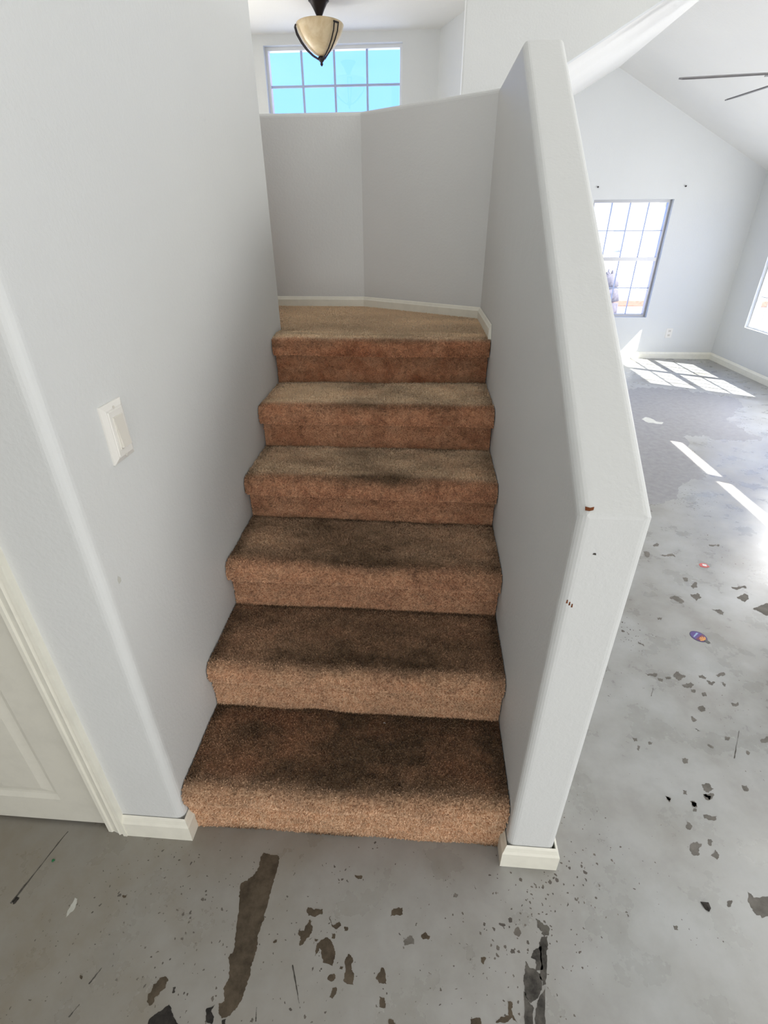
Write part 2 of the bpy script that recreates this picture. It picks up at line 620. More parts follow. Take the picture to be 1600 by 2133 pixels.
grey = [
    B((105, 600), (118, 598), (125, 635), (85, 640), (82, 620)), B((295, 420), (310, 425), (302, 440), (290, 438)),
    B((1515, 415), (1540, 440), (1640, 440), (1640, 515), (1575, 525), (1545, 505), (1525, 470)),
    B((1278, 215), (1300, 208), (1325, 215), (1312, 235), (1315, 260), (1295, 265), (1275, 245)),
    B((1262, 120), (1285, 140), (1275, 158), (1258, 148)), B((1350, 195), (1372, 205), (1365, 222), (1352, 220)),
    B((1380, 240), (1398, 262), (1388, 282), (1362, 265)), B((1330, 95), (1388, 100), (1385, 115), (1335, 110)),
    B((1275, 38), (1300, 45), (1305, 60), (1285, 62)), B((1290, 66), (1302, 70), (1300, 82), (1288, 80)),
    B((1330, 10), (1370, 5), (1375, 15), (1355, 32), (1340, 22)), B((1172, 18), (1195, 28), (1190, 42)),
    B((1205, 555), (1225, 562), (1226, 575), (1212, 574)), B((1430, 455), (1450, 450), (1445, 478), (1432, 478)),
    G((510, 1075), (560, 1080), (600, 1075), (598, 1095), (570, 1098), (530, 1092)),
    G((720, 1095), (760, 1062), (775, 1085), (812, 1100), (780, 1125), (740, 1118)),
    G((785, 1160), (850, 1140), (875, 1160), (850, 1185), (800, 1180)),
    G((905, 1090), (935, 1085), (968, 1105), (960, 1120), (920, 1110)), G((965, 1130), (1030, 1140), (1010, 1165), (985, 1155)),
    G((605, 1110), (645, 1115), (640, 1138), (612, 1130)), G((660, 1105), (705, 1102), (700, 1120), (670, 1122)),
    G((1035, 1090), (1100, 1072), (1105, 1088), (1050, 1102)), G((1070, 1140), (1110, 1155), (1108, 1172), (1085, 1160)),
    G((850, 1195), (885, 1200), (885, 1216), (860, 1214)), G((935, 1218), (965, 1225), (965, 1246), (945, 1246)),
    G((900, 1330), (945, 1320), (960, 1355), (930, 1362)), G((850, 1395), (895, 1420), (872, 1435), (855, 1415)),
    G((1145, 1295), (1200, 1290), (1200, 1315), (1175, 1318)), G((785, 1705), (830, 1710), (828, 1745), (800, 1745)),
    G((930, 1900), (975, 1890), (1020, 1930), (985, 1960), (945, 1940)), G((945, 1970), (1000, 1990), (990, 2015), (955, 2000)),
    G((845, 2025), (895, 2040), (900, 2070), (870, 2060)), G((790, 1940), (820, 1945), (825, 1975), (800, 1972)),
    G((660, 1985), (705, 2000), (695, 2030), (680, 2015)), G((415, 1550), (450, 1555), (455, 1580), (430, 1582)),
    G((535, 1585), (568, 1590), (560, 1605), (540, 1605)), G((1100, 1545), (1145, 1550), (1125, 1575), (1105, 1568)),
    G((850, 430), (890, 400), (900, 440), (870, 450)), G((845, 490), (900, 480), (930, 515), (890, 540), (860, 510)),
    G((1190, 510), (1260, 490), (1280, 520), (1250, 550), (1210, 525)),
    G((1310, 600), (1380, 570), (1470, 555), (1470, 650), (1390, 640), (1350, 615)),
    G((690, 520), (740, 505), (800, 550), (780, 560), (735, 535)), G((1005, 600), (1050, 605), (1095, 622), (1090, 645), (1050, 630)),
    G((500, 170), (545, 185), (540, 215), (510, 210)), G((1260, 1650), (1290, 1665), (1270, 1680)),
    G((1365, 1570), (1450, 1520), (1450, 1585), (1385, 1590)), G((455, 1610), (475, 1620), (465, 1650), (450, 1635)),
    G((460, 840), (500, 862), (505, 876), (480, 862)), G((600, 665), (640, 660), (630, 682), (605, 678)),
    G((790, 370), (830, 372), (828, 392), (800, 390)), G((570, 125), (615, 118), (610, 135), (580, 138)),
    G((620, 200), (700, 190), (740, 212), (690, 208)), G((985, 120), (1060, 122), (1060, 135), (990, 132)),
    G((1150, 435), (1260, 432), (1265, 445), (1170, 450)), G((1225, 1905), (1262, 1905), (1280, 1940), (1245, 1945)),
    G((880, 1485), (920, 1505), (900, 1508)), G((975, 1600), (1020, 1625), (1015, 1635), (985, 1618)),
]
for p in brown:
    floor_patch('bare_patch', p, M['bare'])
for p in grey:
    floor_patch('chipped_spot', p, M['bare_grey'], jit=0.9)
for p in (A((620, 950), (660, 915), (705, 885), (715, 900), (722, 935), (742, 965), (760, 1040), (600, 1040)),
          A((895, 885), (880, 915), (892, 935), (885, 965), (862, 960), (858, 905)),
          A((720, 815), (732, 812), (728, 835), (718, 838)), A((925, 950), (942, 945), (938, 990), (920, 990)),
          A((50, 455), (68, 436), (82, 440), (66, 462), (55, 468))):
    floor_patch('black_residue', p, M['tar'], jit=0.5)
# scraped adhesive strip on the right : two lanes with breaks
for p in (B((632, 527), (660, 545), (686, 560), (688, 590), (684, 598), (662, 596), (662, 580), (640, 565)),
          B((656, 604), (682, 600), (680, 700), (675, 800), (660, 806), (648, 760), (652, 700), (645, 648)),
          B((645, 648), (655, 640), (662, 740), (634, 745), (632, 700), (612, 690), (622, 660)),
          B((588, 705), (605, 730), (630, 742), (650, 756), (658, 810), (640, 860), (612, 880), (590, 850), (583, 800), (585, 760)),
          B((583, 830), (610, 885), (625, 900), (618, 1000), (590, 1000)),
          B((640, 870), (672, 812), (670, 1000), (628, 1000), (632, 910))):
    floor_patch('scraped_strip', p, M['scrape'], jit=0.7)
# darker uncoated area in the living room
floor_patch('uncoated_area', L((200, 540), (330, 500), (480, 505), (700, 525), (900, 545), (1060, 565), (1250, 600), (1340, 650), (1370, 690), (1310, 705), (1270, 730), (1250, 790), (1195, 805), (1250, 850), (1340, 900), (1400, 950), (1550, 1000), (1540, 1020), (1400, 1020), (1200, 1015), (1040, 1005), (960, 970), (880, 980), (760, 985), (800, 1010), (830, 1060), (800, 1110), (840, 1180), (900, 1270), (950, 1330), (1000, 1390), (900, 1405), (830, 1420), (760, 1440), (720, 1520), (715, 1595), (590, 1610), (580, 1640), (440, 1650), (300, 1400), (250, 1150), (200, 880)),
            M['smooth'], z=0.0003, jit=1.0, sub=4)
floor_patch('pale_smear', L((360, 815), (400, 795), (450, 805), (500, 835), (575, 848), (560, 865), (490, 855), (400, 840)), M['pale'], z=0.0007, jit=0.3)
floor_patch('pale_smear', A((275, 522), (285, 490), (312, 440), (322, 445), (310, 488), (290, 505)), M['pale'], z=0.0007, jit=0.3)
# knife scratches
for a, b_, t in (((22, 1882), (142, 1732), 1.6), ((1219 / 2, 1650 + 720 / 2), (1247 / 2, 1650 + 880 / 2), 1.2), ((185, 2050), (212, 2016), 1.0),
                 ((143, 2119), (166, 2092), 1.2), ((1200 + 1172 / 3.555, 1100 + 1705 / 3.555), (1200 + 1208 / 3.555, 1100 + 1500 / 3.555), 1.2),
                 ((1200 + 557 / 3.555, 1100 + 1245 / 3.555), (1200 + 572 / 3.555, 1100 + 1180 / 3.555), 0.8), ((533, 2128), (535, 2098), 1.0)):
    d = Vector((b_[0] - a[0], b_[1] - a[1])).normalized()
    nx, ny = -d.y * t, d.x * t
    floor_patch('scratch', [(a[0] + nx, a[1] + ny), (b_[0] + nx * 0.4, b_[1] + ny * 0.4), (b_[0] - nx * 0.4, b_[1] - ny * 0.4), (a[0] - nx, a[1] - ny)], M['scrape'], jit=0.25, sub=4)

# ------------------------------------------------------------------ walls
# stair wall on the left with the closet-door wall: L-shaped in plan, bullnosed corners
DX0, DX1, DH = -0.99, -0.237, 2.03       # door opening
bm = bmesh.new()
prism(bm, [(DX1, Y_LW0), (0, Y_LW0), (0, Y_LW1), (-0.12, Y_LW1), (-0.12, 0.07), (DX1, 0.07)], 'z', 0, HC)
bevel_edges(bm, lambda e: abs(e.verts[0].co.x) < 1e-5 and abs(e.verts[1].co.x) < 1e-5 and abs(e.verts[0].co.z - e.verts[1].co.z) > 1, 0.024, 6)
struct(link_mesh('wall_left', bm, M['wall'], smooth=False), 'pale grey wall along the left side of the carpeted stairs', 'wall')
bm = bmesh.new()
prism(bm, [(-3.2, 0), (DX0, 0), (DX0, DH), (DX1, DH), (DX1, HC), (-3.2, HC)], 'y', Y_LW0, 0.07)
struct(link_mesh('wall_door_side', bm, M['wall']), 'pale grey wall around the cream closet door', 'wall')
# closet enclosure behind the door and wall under the upper flight
bm = bmesh.new()
prism(bm, [(-3.2, 1.38), (-0.12, 1.38), (-0.12, Y_LW1), (-3.2, Y_LW1)], 'z', 0, HC)
struct(link_mesh('wall_closet', bm, M['wall']), 'pale grey wall along the upper flight behind the stair wall', 'wall')

# half wall on the right : sloping cap, then level around the landing
slope = (ZG - 1.112) / (1.25 - Y_P0)
bm = bmesh.new()
prism(bm, [(Y_P0, 0), (Y_P0, 1.112), (1.25, ZG), (Y_A + 0.052, ZG), (Y_A + 0.052, 0)], 'x', W, W + T)
for v in bm.verts:      # mitre into the angled piece
    if v.co.y > Y_A and v.co.x < W + 0.01:
        v.co.y = Y_A
def cap_edge(e):
    a, b = e.verts[0].co, e.verts[1].co
    if abs(a.x - b.x) > 0.05:
        return False
    top = lambda p: p.z > 1.0
    front = abs(a.y - Y_P0) < 1e-4 and abs(b.y - Y_P0) < 1e-4
    return (top(a) and top(b)) or front
bevel_edges(bm, cap_edge, 0.018, 5)
def cap_cross(e):
    a, b = e.verts[0].co, e.verts[1].co
    return abs(a.x - b.x) > 0.06 and abs(a.y - Y_P0) < 1e-3 and a.z > 1
bevel_edges(bm, cap_cross, 0.006, 2)
struct(link_mesh('wall_right', bm, M['wall']), 'grey half wall with sloping cap on the right of the stairs', 'wall')
# angled piece and back piece
dvec = Vector((W - X_K, Y_A - Y_BW, 0)).normalized()
nrm = Vector((-dvec.y, dvec.x, 0)) * T
if nrm.y < 0:
    nrm = -nrm
kx = X_K + nrm.x - dvec.x * ((nrm.y - T) / dvec.y) if abs(dvec.y) > 1e-6 else X_K
ko = (X_K + 0.045, Y_BW + T)
bm = bmesh.new()
prism(bm, [(W, Y_A), (W + T, Y_A + 0.052), ko, (X_K, Y_BW)], 'z', 0, ZG)
bevel_edges(bm, lambda e: min(e.verts[0].co.z, e.verts[1].co.z) > ZG - 0.01 and (e.verts[0].co - e.verts[1].co).length > 0.3, 0.018, 4)
struct(link_mesh('wall_angled', bm, M['wall']), 'grey half wall angled across the corner of the landing', 'wall')
bm = bmesh.new()
prism(bm, [(X_K, Y_BW), ko, (-3.2, Y_BW + T), (-3.2, Y_BW)], 'z', 0, ZG)
bevel_edges(bm, lambda e: min(e.verts[0].co.z, e.verts[1].co.z) > ZG - 0.01 and (e.verts[0].co - e.verts[1].co).length > 0.3, 0.018, 4)
struct(link_mesh('wall_landing', bm, M['wall']), 'grey half wall at the back of the landing below the high window', 'wall')

# tall wall facing the stairs, cut by the gable of the living room
e = 0.004
bm = bmesh.new()
prism(bm, [(0.803, 0), (EAVE_L[0], 0), (EAVE_L[0], EAVE_L[1] - e), (RIDGE[0], RIDGE[1] - e), (X_R + 0.1, 2.03 - e), (X_R + 0.1, HC), (0.803, HC)], 'y', Y1, Y1 + 0.11)
bevel_edges(bm, lambda ed: abs(ed.verts[0].co.x - 0.803) < 1e-4 and abs(ed.verts[1].co.x - 0.803) < 1e-4 and abs(ed.verts[0].co.z - ed.verts[1].co.z) > 1, 0.012, 4)
struct(link_mesh('wall_gable', bm, M['wall']), 'tall white wall above the opening into the vaulted room', 'wall')
bm = bmesh.new()
add_box(bm, EAVE_L[0] - 0.11, EAVE_L[0], Y1 + 0.11, Y2, 0, 2.9)
struct(link_mesh('wall_living_left', bm, M['wall']), 'pale wall between entry and vaulted living room', 'wall')

# street wall of the living room with its window
BW = (2.585, 3.50, 0.515, 1.815)
bm = wall_holes('x', 'y', Y2, Y2 + 0.16, EAVE_L[0] - 0.11, X_R + 0.1, 0, 2.03, [BW], M['wall'])
prism(bm, [(EAVE_L[0] - 0.11, 2.03), (X_R + 0.1, 2.03), (X_R + 0.1, 2.06), (RIDGE[0], RIDGE[1] + 0.05), (EAVE_L[0] - 0.11, 2.40)], 'y', Y2, Y2 + 0.16)
struct(link_mesh('wall_back', bm, M['wall']), 'pale blue-grey gable wall of the living room with a gridded window', 'wall')
# right wall with twin windows
RW1, RW2 = (4.28, 5.005, 0.49, 1.83), (5.035, 5.76, 0.49, 1.83)
RW = (4.28, 5.76, 0.49, 1.83)
bm = wall_holes('x', 'x', X_R, X_R + 0.10, Y1, Y2, 0, 2.09, [RW], M['wall'])
struct(link_mesh('wall_right_living', bm, M['wall']), 'pale wall on the far right with twin gridded windows', 'wall')
# hall wall on the right behind the frame, high slots invented to shape the strip of sun
bm = wall_holes('x', 'x', 4.0, 4.10, -4.3, Y1 + 0.0, 0, HC, [(1.80, 2.50, 1.69, 1.93), (0.6, 1.74, 1.69, 1.93), (-3.1, -0.7, 0.0, 2.1), (0.2, 2.2, 3.05, 3.95)], M['wall'])
struct(link_mesh('wall_hall_right', bm, M['wall']), 'pale hall wall to the right with added high slots shaping a sun strip', 'wall')
bm = bmesh.new()
add_box(bm, 4.10, X_R + 0.10, Y1 - 0.10, Y1, 0, HC)
struct(link_mesh('wall_jog', bm, M['wall']), 'short return wall between hall and living room', 'wall')
bm = wall_holes('x', 'y', -4.3, -4.2, -3.2, 4.0, 0, HC, [(-0.4, 2.2, 0.0, 2.15)], M['wall'])
struct(link_mesh('wall_rear', bm, M['wall']), 'pale rear wall with an added opening behind a fill lamp', 'wall')
bm = bmesh.new()
add_box(bm, -3.3, -3.2, -4.3, Y_F, 0, HC)
struct(link_mesh('wall_far_left', bm, M['wall']), 'pale outer wall at the far left', 'wall')

for nm, x0, x1, y0, y1, z0, z1, lb in (('door_2', -0.4, 2.2, -4.29, -4.22, 0.0, 2.15, 'added white panel closing the opening in the rear wall'),
                                       ('door_3', 4.02, 4.09, -3.1, -0.7, 0.0, 2.1, 'added white panel closing the opening in the right hall wall'),
                                       ('door_4', -2.4, -1.4, Y_F + 0.02, Y_F + 0.10, 0.0, 2.15, 'added white panel behind the entry fill lamp'),
                                       ('window_5', 4.02, 4.09, 0.2, 2.2, 3.05, 3.95, 'added white panel behind the upper hall fill lamp')):
    struct(box_obj(nm, x0, x1, y0, y1, z0, z1, M['vinyl']), lb, nm[:-2])  # added opaque panels, keep sky light out behind the fill lamps
# entry alcove behind the landing
FW = (-0.772, 0.382, 2.345, 2.850)
bm = wall_holes('x', 'y', Y_F, Y_F + 0.16, -3.2, 0.683, 0, Z_F + 0.1, [FW, (-2.4, -1.4, 0.0, 2.15)], M['wall'])
struct(link_mesh('wall_entry', bm, M['wall']), 'pale wall holding the wide high window above the landing', 'wall')
bm = bmesh.new()
prism(bm, [(0.683, Y_F), (0.90, 4.13), (0.90, Y1 + 0.11), (EAVE_L[0] - 0.11, Y1 + 0.11), (EAVE_L[0] - 0.11, Y_F + 0.16), (0.683, Y_F + 0.16)], 'z', 0, Z_F + 0.1)
struct(link_mesh('wall_entry_right', bm, M['wall']), 'slanting grey wall right of the high entry window', 'wall')
bm = bmesh.new()
add_box(bm, -3.2, 0.90, Y1, Y_F + 0.16, Z_F, Z_F + 0.12)
struct(link_mesh('ceiling_entry', bm, M['ceil']), 'flat white ceiling carrying the bowl pendant', 'ceiling')
bm = bmesh.new()
add_box(bm, -3.2, 0.803, Y1, Y1 + 0.11, Z_F + 0.12, HC)
struct(link_mesh('wall_entry_header', bm, M['wall']), 'pale header wall above the entry ceiling', 'wall')
# ceilings
bm = bmesh.new()
add_box(bm, -3.3, X_R + 0.2, -4.3, Y1 + 0.11, HC, HC + 0.1)
struct(link_mesh('ceiling_hall', bm, M['ceil']), 'flat white hall ceiling high above the stairs', 'ceiling')
bm = bmesh.new()
prism(bm, [(EAVE_L[0] - 0.11, EAVE_L[1] - 0.0594), RIDGE, (X_R + 0.12, 2.018), (X_R + 0.12, 2.15), (RIDGE[0], RIDGE[1] + 0.13), (EAVE_L[0] - 0.11, EAVE_L[1] + 0.09)], 'y', Y1 + 0.02, Y2 + 0.16)
struct(link_mesh('ceiling_vault', bm, M['ceil']), 'white vaulted ceiling sloping down from a ridge above the living room', 'ceiling')

# ------------------------------------------------------------------ windows
def window(name, label, axis, p, a0, a1, z0, z1, cols, rows, sashes, frame_mat, mun_mat, fw=0.03, mw=0.014, meet=None):
    """p: plane of the glass; sashes stacked vertically"""
    root = empty(name, (a0, p, z0) if axis == 'y' else (p, a0, z0))
    struct(root, label, 'window')
    ox, oy, oz = root.location

    def bx(nm, b0, b1, c0, c1, d0, d1, m):
        if axis == 'y':
            return box_obj(nm, b0 - ox, b1 - ox, p + d0 - oy, p + d1 - oy, c0 - oz, c1 - oz, m, root)
        return box_obj(nm, p + d0 - ox, p + d1 - ox, b0 - oy, b1 - oy, c0 - oz, c1 - oz, m, root)
    bx('frame_stile', a0, a0 + fw, z0, z1, -0.03, 0.03, frame_mat)
    bx('frame_stile', a1 - fw, a1, z0, z1, -0.03, 0.03, frame_mat)
    bx('frame_rail', a0 + fw, a1 - fw, z0, z0 + fw, -0.03, 0.03, frame_mat)
    bx('frame_rail', a0 + fw, a1 - fw, z1 - fw, z1, -0.03, 0.03, frame_mat)
    zs = [z0 + fw, z1 - fw]
    if sashes == 2:
        zm = meet
        rw = 0.02 if fw > 0.02 else 0.013
        bx('meeting_rail', a0 + fw, a1 - fw, zm - rw, zm + rw, -0.032, 0.028, frame_mat)
        spans = [(z0 + fw, zm - rw), (zm + rw, z1 - fw)]
    else:
        spans = [(z0 + fw, z1 - fw)]
    A0, A1 = a0 + fw, a1 - fw
    for (s0, s1) in spans:
        cw, rh = (A1 - A0) / cols, (s1 - s0) / rows
        for i in range(1, cols):
            c = A0 + cw * i
            bx('muntin', c - mw / 2, c + mw / 2, s0, s1, -0.009, 0.009, mun_mat)
        for j in range(1, rows):
            c = s0 + rh * j
            bx('muntin', A0, A1, c - mw / 2, c + mw / 2, -0.0085, 0.0085, mun_mat)
        for i in range(cols):
            for j in range(rows):
                bx('pane', A0 + cw * i + mw / 2, A0 + cw * (i + 1) - mw / 2, s0 + rh * j + mw / 2, s0 + rh * (j + 1) - mw / 2, -0.002, 0.002, M['glass'])
    return root


window('window_1', 'wide high window of eight panes above the landing', 'y', Y_F + 0.085, FW[0], FW[1], FW[2], FW[3], 4, 2, 1, M['vinyl'], M['muntin'], fw=0.022, mw=0.016)
window('window_2', 'tall gridded window in the living room gable wall', 'y', Y2 + 0.09, BW[0], BW[1], BW[2], BW[3], 4, 2, 2, M['alu'], M['muntin'], fw=0.03, mw=0.011, meet=1.185)
window('window_3', 'gridded window on the far right wall nearer the corner', 'x', X_R + 0.065, RW2[0], RW2[1], 0.49, 1.83, 4, 2, 2, M['vinyl'], M['vinyl'], fw=0.018, mw=0.010, meet=1.165)
window('window_4', 'gridded window on the far right wall farther from the corner', 'x', X_R + 0.065, RW1[0], RW1[1], 0.49, 1.83, 4, 2, 2, M['vinyl'], M['vinyl'], fw=0.018, mw=0.010, meet=1.165)
struct(box_obj('trim_1', X_R + 0.02, X_R + 0.098, RW1[1], RW2[0], 0.49, 1.83, M['vinyl']), 'white mullion between the twin side windows', 'mullion')

# ------------------------------------------------------------------ baseboards
def baseboard(name, pts, z, h, label, side=1, t=0.013, mat=None):
    """runs along a plan polyline; profile chamfered at the top; 'side' is the room side"""
    prof = [(0, 0), (t, 0), (t, h * 0.72), (t * 0.72, h * 0.80), (t * 0.45, h * 0.93), (0.002, h)]
    P = [Vector((p[0], p[1], 0)) for p in pts]
    bm = bmesh.new()
    rings = []
    for i, p in enumerate(P):
        d0 = (P[i] - P[i - 1]).normalized() if i else (P[1] - P[0]).normalized()
        d1 = (P[i + 1] - P[i]).normalized() if i < len(P) - 1 else d0
        n0 = Vector((-d0.y, d0.x, 0)) * side
        n1 = Vector((-d1.y, d1.x, 0)) * side
        n = (n0 + n1).normalized()
        k = 1 / max(0.3, n.dot(n0))
        rings.append([bm.verts.new((p.x + n.x * a * k, p.y + n.y * a * k, z + b)) for a, b in prof])
    for r0, r1 in zip(rings[:-1], rings[1:]):
        for i in range(len(prof)):
            j = (i + 1) % len(prof)
            bm.faces.new((r0[i], r0[j], r1[j], r1[i]))
    bm.faces.new(rings[0][::-1])
    bm.faces.new(rings[-1])
    bmesh.ops.recalc_face_normals(bm, faces=list(bm.faces))
    return struct(link_mesh(name, bm, mat or M['trim']), label, 'baseboard')


baseboard('baseboard_left', [(-0.18, Y_LW0), (0.0, Y_LW0), (0.0, -0.004)], 0, 0.085, 'cream baseboard stub beside the closet door and bottom step', side=-1, t=0.015)
baseboard('baseboard_right', [(W, -0.004), (W, Y_P0), (W + T, Y_P0), (W + T, Y_A)], 0, 0.085, 'cream baseboard wrapping the foot of the half wall', side=-1, t=0.014)
baseboard('baseboard_landing', [(W, 1.325), (W, Y_A), (X_K, Y_BW), (-0.42, Y_BW)], ZL, 0.058, 'cream baseboard bending around the carpeted landing', side=1, t=0.012)
baseboard('baseboard_gable', [(W + T + 0.02, Y1), (EAVE_L[0], Y1), (EAVE_L[0], Y2 - 0.02)], 0, 0.085, 'cream baseboard around the wall end beyond the half wall', side=-1, t=0.013)
baseboard('baseboard_back', [(EAVE_L[0], Y2), (X_R, Y2)], 0, 0.085, 'cream baseboard under the living room window', side=-1, t=0.013)
baseboard('baseboard_far_right', [(X_R, Y2), (X_R, Y1)], 0, 0.085, 'cream baseboard along the far right wall', side=-1, t=0.013)

# ------------------------------------------------------------------ closet door
door = empty('door_1', (DX1 - 0.007, Y_LW0 + 0.008, 0.012))
struct(door, 'cream panelled closet door left of the stairs', 'door')
dw, dh, dt = DX1 - DX0 - 0.014, DH - 0.018, 0.035
st = 0.115
panels = []
for (z0, z1) in ((0.105, 0.88), (1.02, 1.93)):
    for (x0, x1) in ((-dw + st, -dw / 2 - 0.05), (-dw / 2 + 0.05, -st)):
        panels.append((x0, x1, z0, z1))
bm = wall_holes('x', 'y', 0.0, dt, -dw, 0, 0, dh, panels, None)
link_mesh('door_leaf', bm, M['door'], door)
for (x0, x1, z0, z1) in panels:
    bm = bmesh.new()
    def rect(i, y):
        return [bm.verts.new(p) for p in ((x0 + i, y, z0 + i), (x1 - i, y, z0 + i), (x1 - i, y, z1 - i), (x0 + i, y, z1 - i))]
    rings = [rect(0, 0.0), rect(0.012, 0.009), rect(0.020, 0.010), rect(0.045, 0.003)]
    for r0, r1 in zip(rings[:-1], rings[1:]):
        for i in range(4):
            bm.faces.new((r0[i], r0[(i + 1) % 4], r1[(i + 1) % 4], r1[i]))
    bm.faces.new(rings[-1])
    bmesh.ops.recalc_face_normals(bm, faces=list(bm.faces))
    for f in bm.faces:
        if f.normal.y > 0.5:
            f.normal_flip()
    link_mesh('door_panel', bm, M['door'], door)
bm = bmesh.new()
lathe(bm, [(0, 0), (0.026, 0.0), (0.026, 0.006), (0.011, 0.012), (0.011, 0.03), (0.026, 0.042), (0.028, 0.055), (0.018, 0.068), (0, 0.07)], 20)
bmesh.ops.rotate(bm, verts=bm.verts, matrix=Matrix.Rotation(math.pi / 2, 3, 'X'))
bmesh.ops.translate(bm, verts=bm.verts, vec=(-dw + 0.06, 0, 0.95))
link_mesh('door_knob', bm, M['iron'], door, True)


def casing(name, x0, x1, z0, z1, label, vertical=True):
    # stepped colonial profile : back band, flat, inner bead
    wd = x1 - x0
    out = [(x0, Y_LW0), (x0, Y_LW0 - 0.008), (x0 + wd * 0.18, Y_LW0 - 0.009), (x0 + wd * 0.24, Y_LW0 - 0.006), (x0 + wd * 0.52, Y_LW0 - 0.011),
           (x0 + wd * 0.60, Y_LW0 - 0.015), (x0 + wd * 0.74, Y_LW0 - 0.011), (x0 + wd * 0.82, Y_LW0 - 0.017), (x1, Y_LW0 - 0.017), (x1, Y_LW0)]
    bm = bmesh.new()
    prism(bm, out, 'z', z0, z1)
    return struct(link_mesh(name, bm, M['trim']), label, 'door casing')


casing('trim_2', DX1 - 0.004, DX1 + 0.057, 0, DH + 0.05, 'cream door casing between closet door and stair corner')
bm = bmesh.new()
add_box(bm, DX0 - 0.057, DX0 + 0.004, Y_LW0 - 0.016, Y_LW0, 0, DH + 0.05)
struct(link_mesh('trim_3', bm, M['trim']), 'cream door casing on the far left side of the closet door', 'door casing')
bm = bmesh.new()
add_box(bm, DX0 + 0.004, DX1 - 0.004, Y_LW0 - 0.016, Y_LW0, DH - 0.004, DH + 0.05)
struct(link_mesh('trim_4', bm, M['trim']), 'cream head casing above the closet door', 'door casing')
bm = bmesh.new()
add_box(bm, DX1 - 0.006, DX1, Y_LW0 + 0.0, 0.07, 0.0, DH)
struct(link_mesh('trim_5', bm, M['trim']), 'cream jamb at the hinge side of the closet door', 'door jamb')

# ------------------------------------------------------------------ carpeted stairs
yL = [-0.030, 0.240, 0.500, 0.770, 1.025, 1.305]
yR = [-0.024, 0.222, 0.468, 0.730, 0.992, 1.305]
zL = [0.183, 0.374, 0.572, 0.755, 0.938, 1.140]
zR = [0.200, 0.398, 0.590, 0.772, 0.953, 1.140]
LIP = [0.010, 0.018, 0.032, 0.038, 0.042, 0.044]     # overhang of each nosing
stairs = empty('carpeted_staircase', (W / 2, 0, 0))
tag(stairs, 'straight flight of worn tan carpeted steps between grey walls', 'stairs')
SX = stairs.location.x


def smooth01(a, b, x):
    t = np.clip((x - a) / (b - a), 0, 1)
    return t * t * (3 - 2 * t)


def vnoise(u, v, seed):
    """cheap smooth value noise on arrays"""
    r = np.random.default_rng(seed)
    g = r.random((64, 64))
    iu, iv = np.floor(u).astype(int), np.floor(v).astype(int)
    fu, fv = u - iu, v - iv
    fu, fv = fu * fu * (3 - 2 * fu), fv * fv * (3 - 2 * fv)
    a, b = g[iu % 64, iv % 64], g[(iu + 1) % 64, iv % 64]
    c, d = g[iu % 64, (iv + 1) % 64], g[(iu + 1) % 64, (iv + 1) % 64]
    return (a * (1 - fu) + b * fu) * (1 - fv) + (c * (1 - fu) + d * fu) * fv


def step_profile(k, right, part):
    y = (yR if right else yL)
    z = (zR if right else zL)
    yn, zt = y[k], z[k]
    lip = LIP[k]
    zb = z[k - 1] if k else 0.0
    if part == 'riser':
        yr = yn + lip
        return [(yr, zb + (zt - 0.060 - zb) * t) for t in np.linspace(0, 1, 8)]
    r = 0.024
    pts = [(yn + lip + 0.002, zt - 0.066), (yn + lip * 0.45, zt - 0.068), (yn + 0.002, zt - 0.062), (yn, zt - 0.050), (yn - 0.001, zt - 0.036)]
    for a in np.linspace(0, math.pi / 2, 7):
        pts.append((yn + r - r * math.cos(a), zt - r + r * math.sin(a)))
    ye = (y[k + 1] + LIP[k + 1] + 0.004) if k < 5 else yn + 0.11
    for t in np.linspace(0, 1, 14)[1:]:
        pts.append((yn + r + (ye - yn - r) * t, zt + 0.006 * t))
    return pts


def surf(k, part, nu):
    """grid of points nu x m with arclength parameter"""
    pl, prt = np.array(step_profile(k, False, part)), np.array(step_profile(k, True, part))
    # resample profile densely
    seg = np.hypot(*np.diff(pl, axis=0).T)
    s = np.concatenate([[0], np.cumsum(seg)])
    n = max(6, int(s[-1] / 0.008))
    t = np.linspace(0, s[-1], n)
    a = np.stack([np.interp(t, s, pl[:, 0]), np.interp(t, s, pl[:, 1])], 1)
    b = np.stack([np.interp(t, s, prt[:, 0]), np.interp(t, s, prt[:, 1])], 1)
    u = np.linspace(0.003, W - 0.003, nu)
    f = (u / W)[:, None, None]
    yz = a[None] * (1 - f) + b[None] * f
    P = np.zeros((nu, n, 3))
    P[..., 0] = u[:, None]
    P[..., 1:] = yz
    return P, t / s[-1]


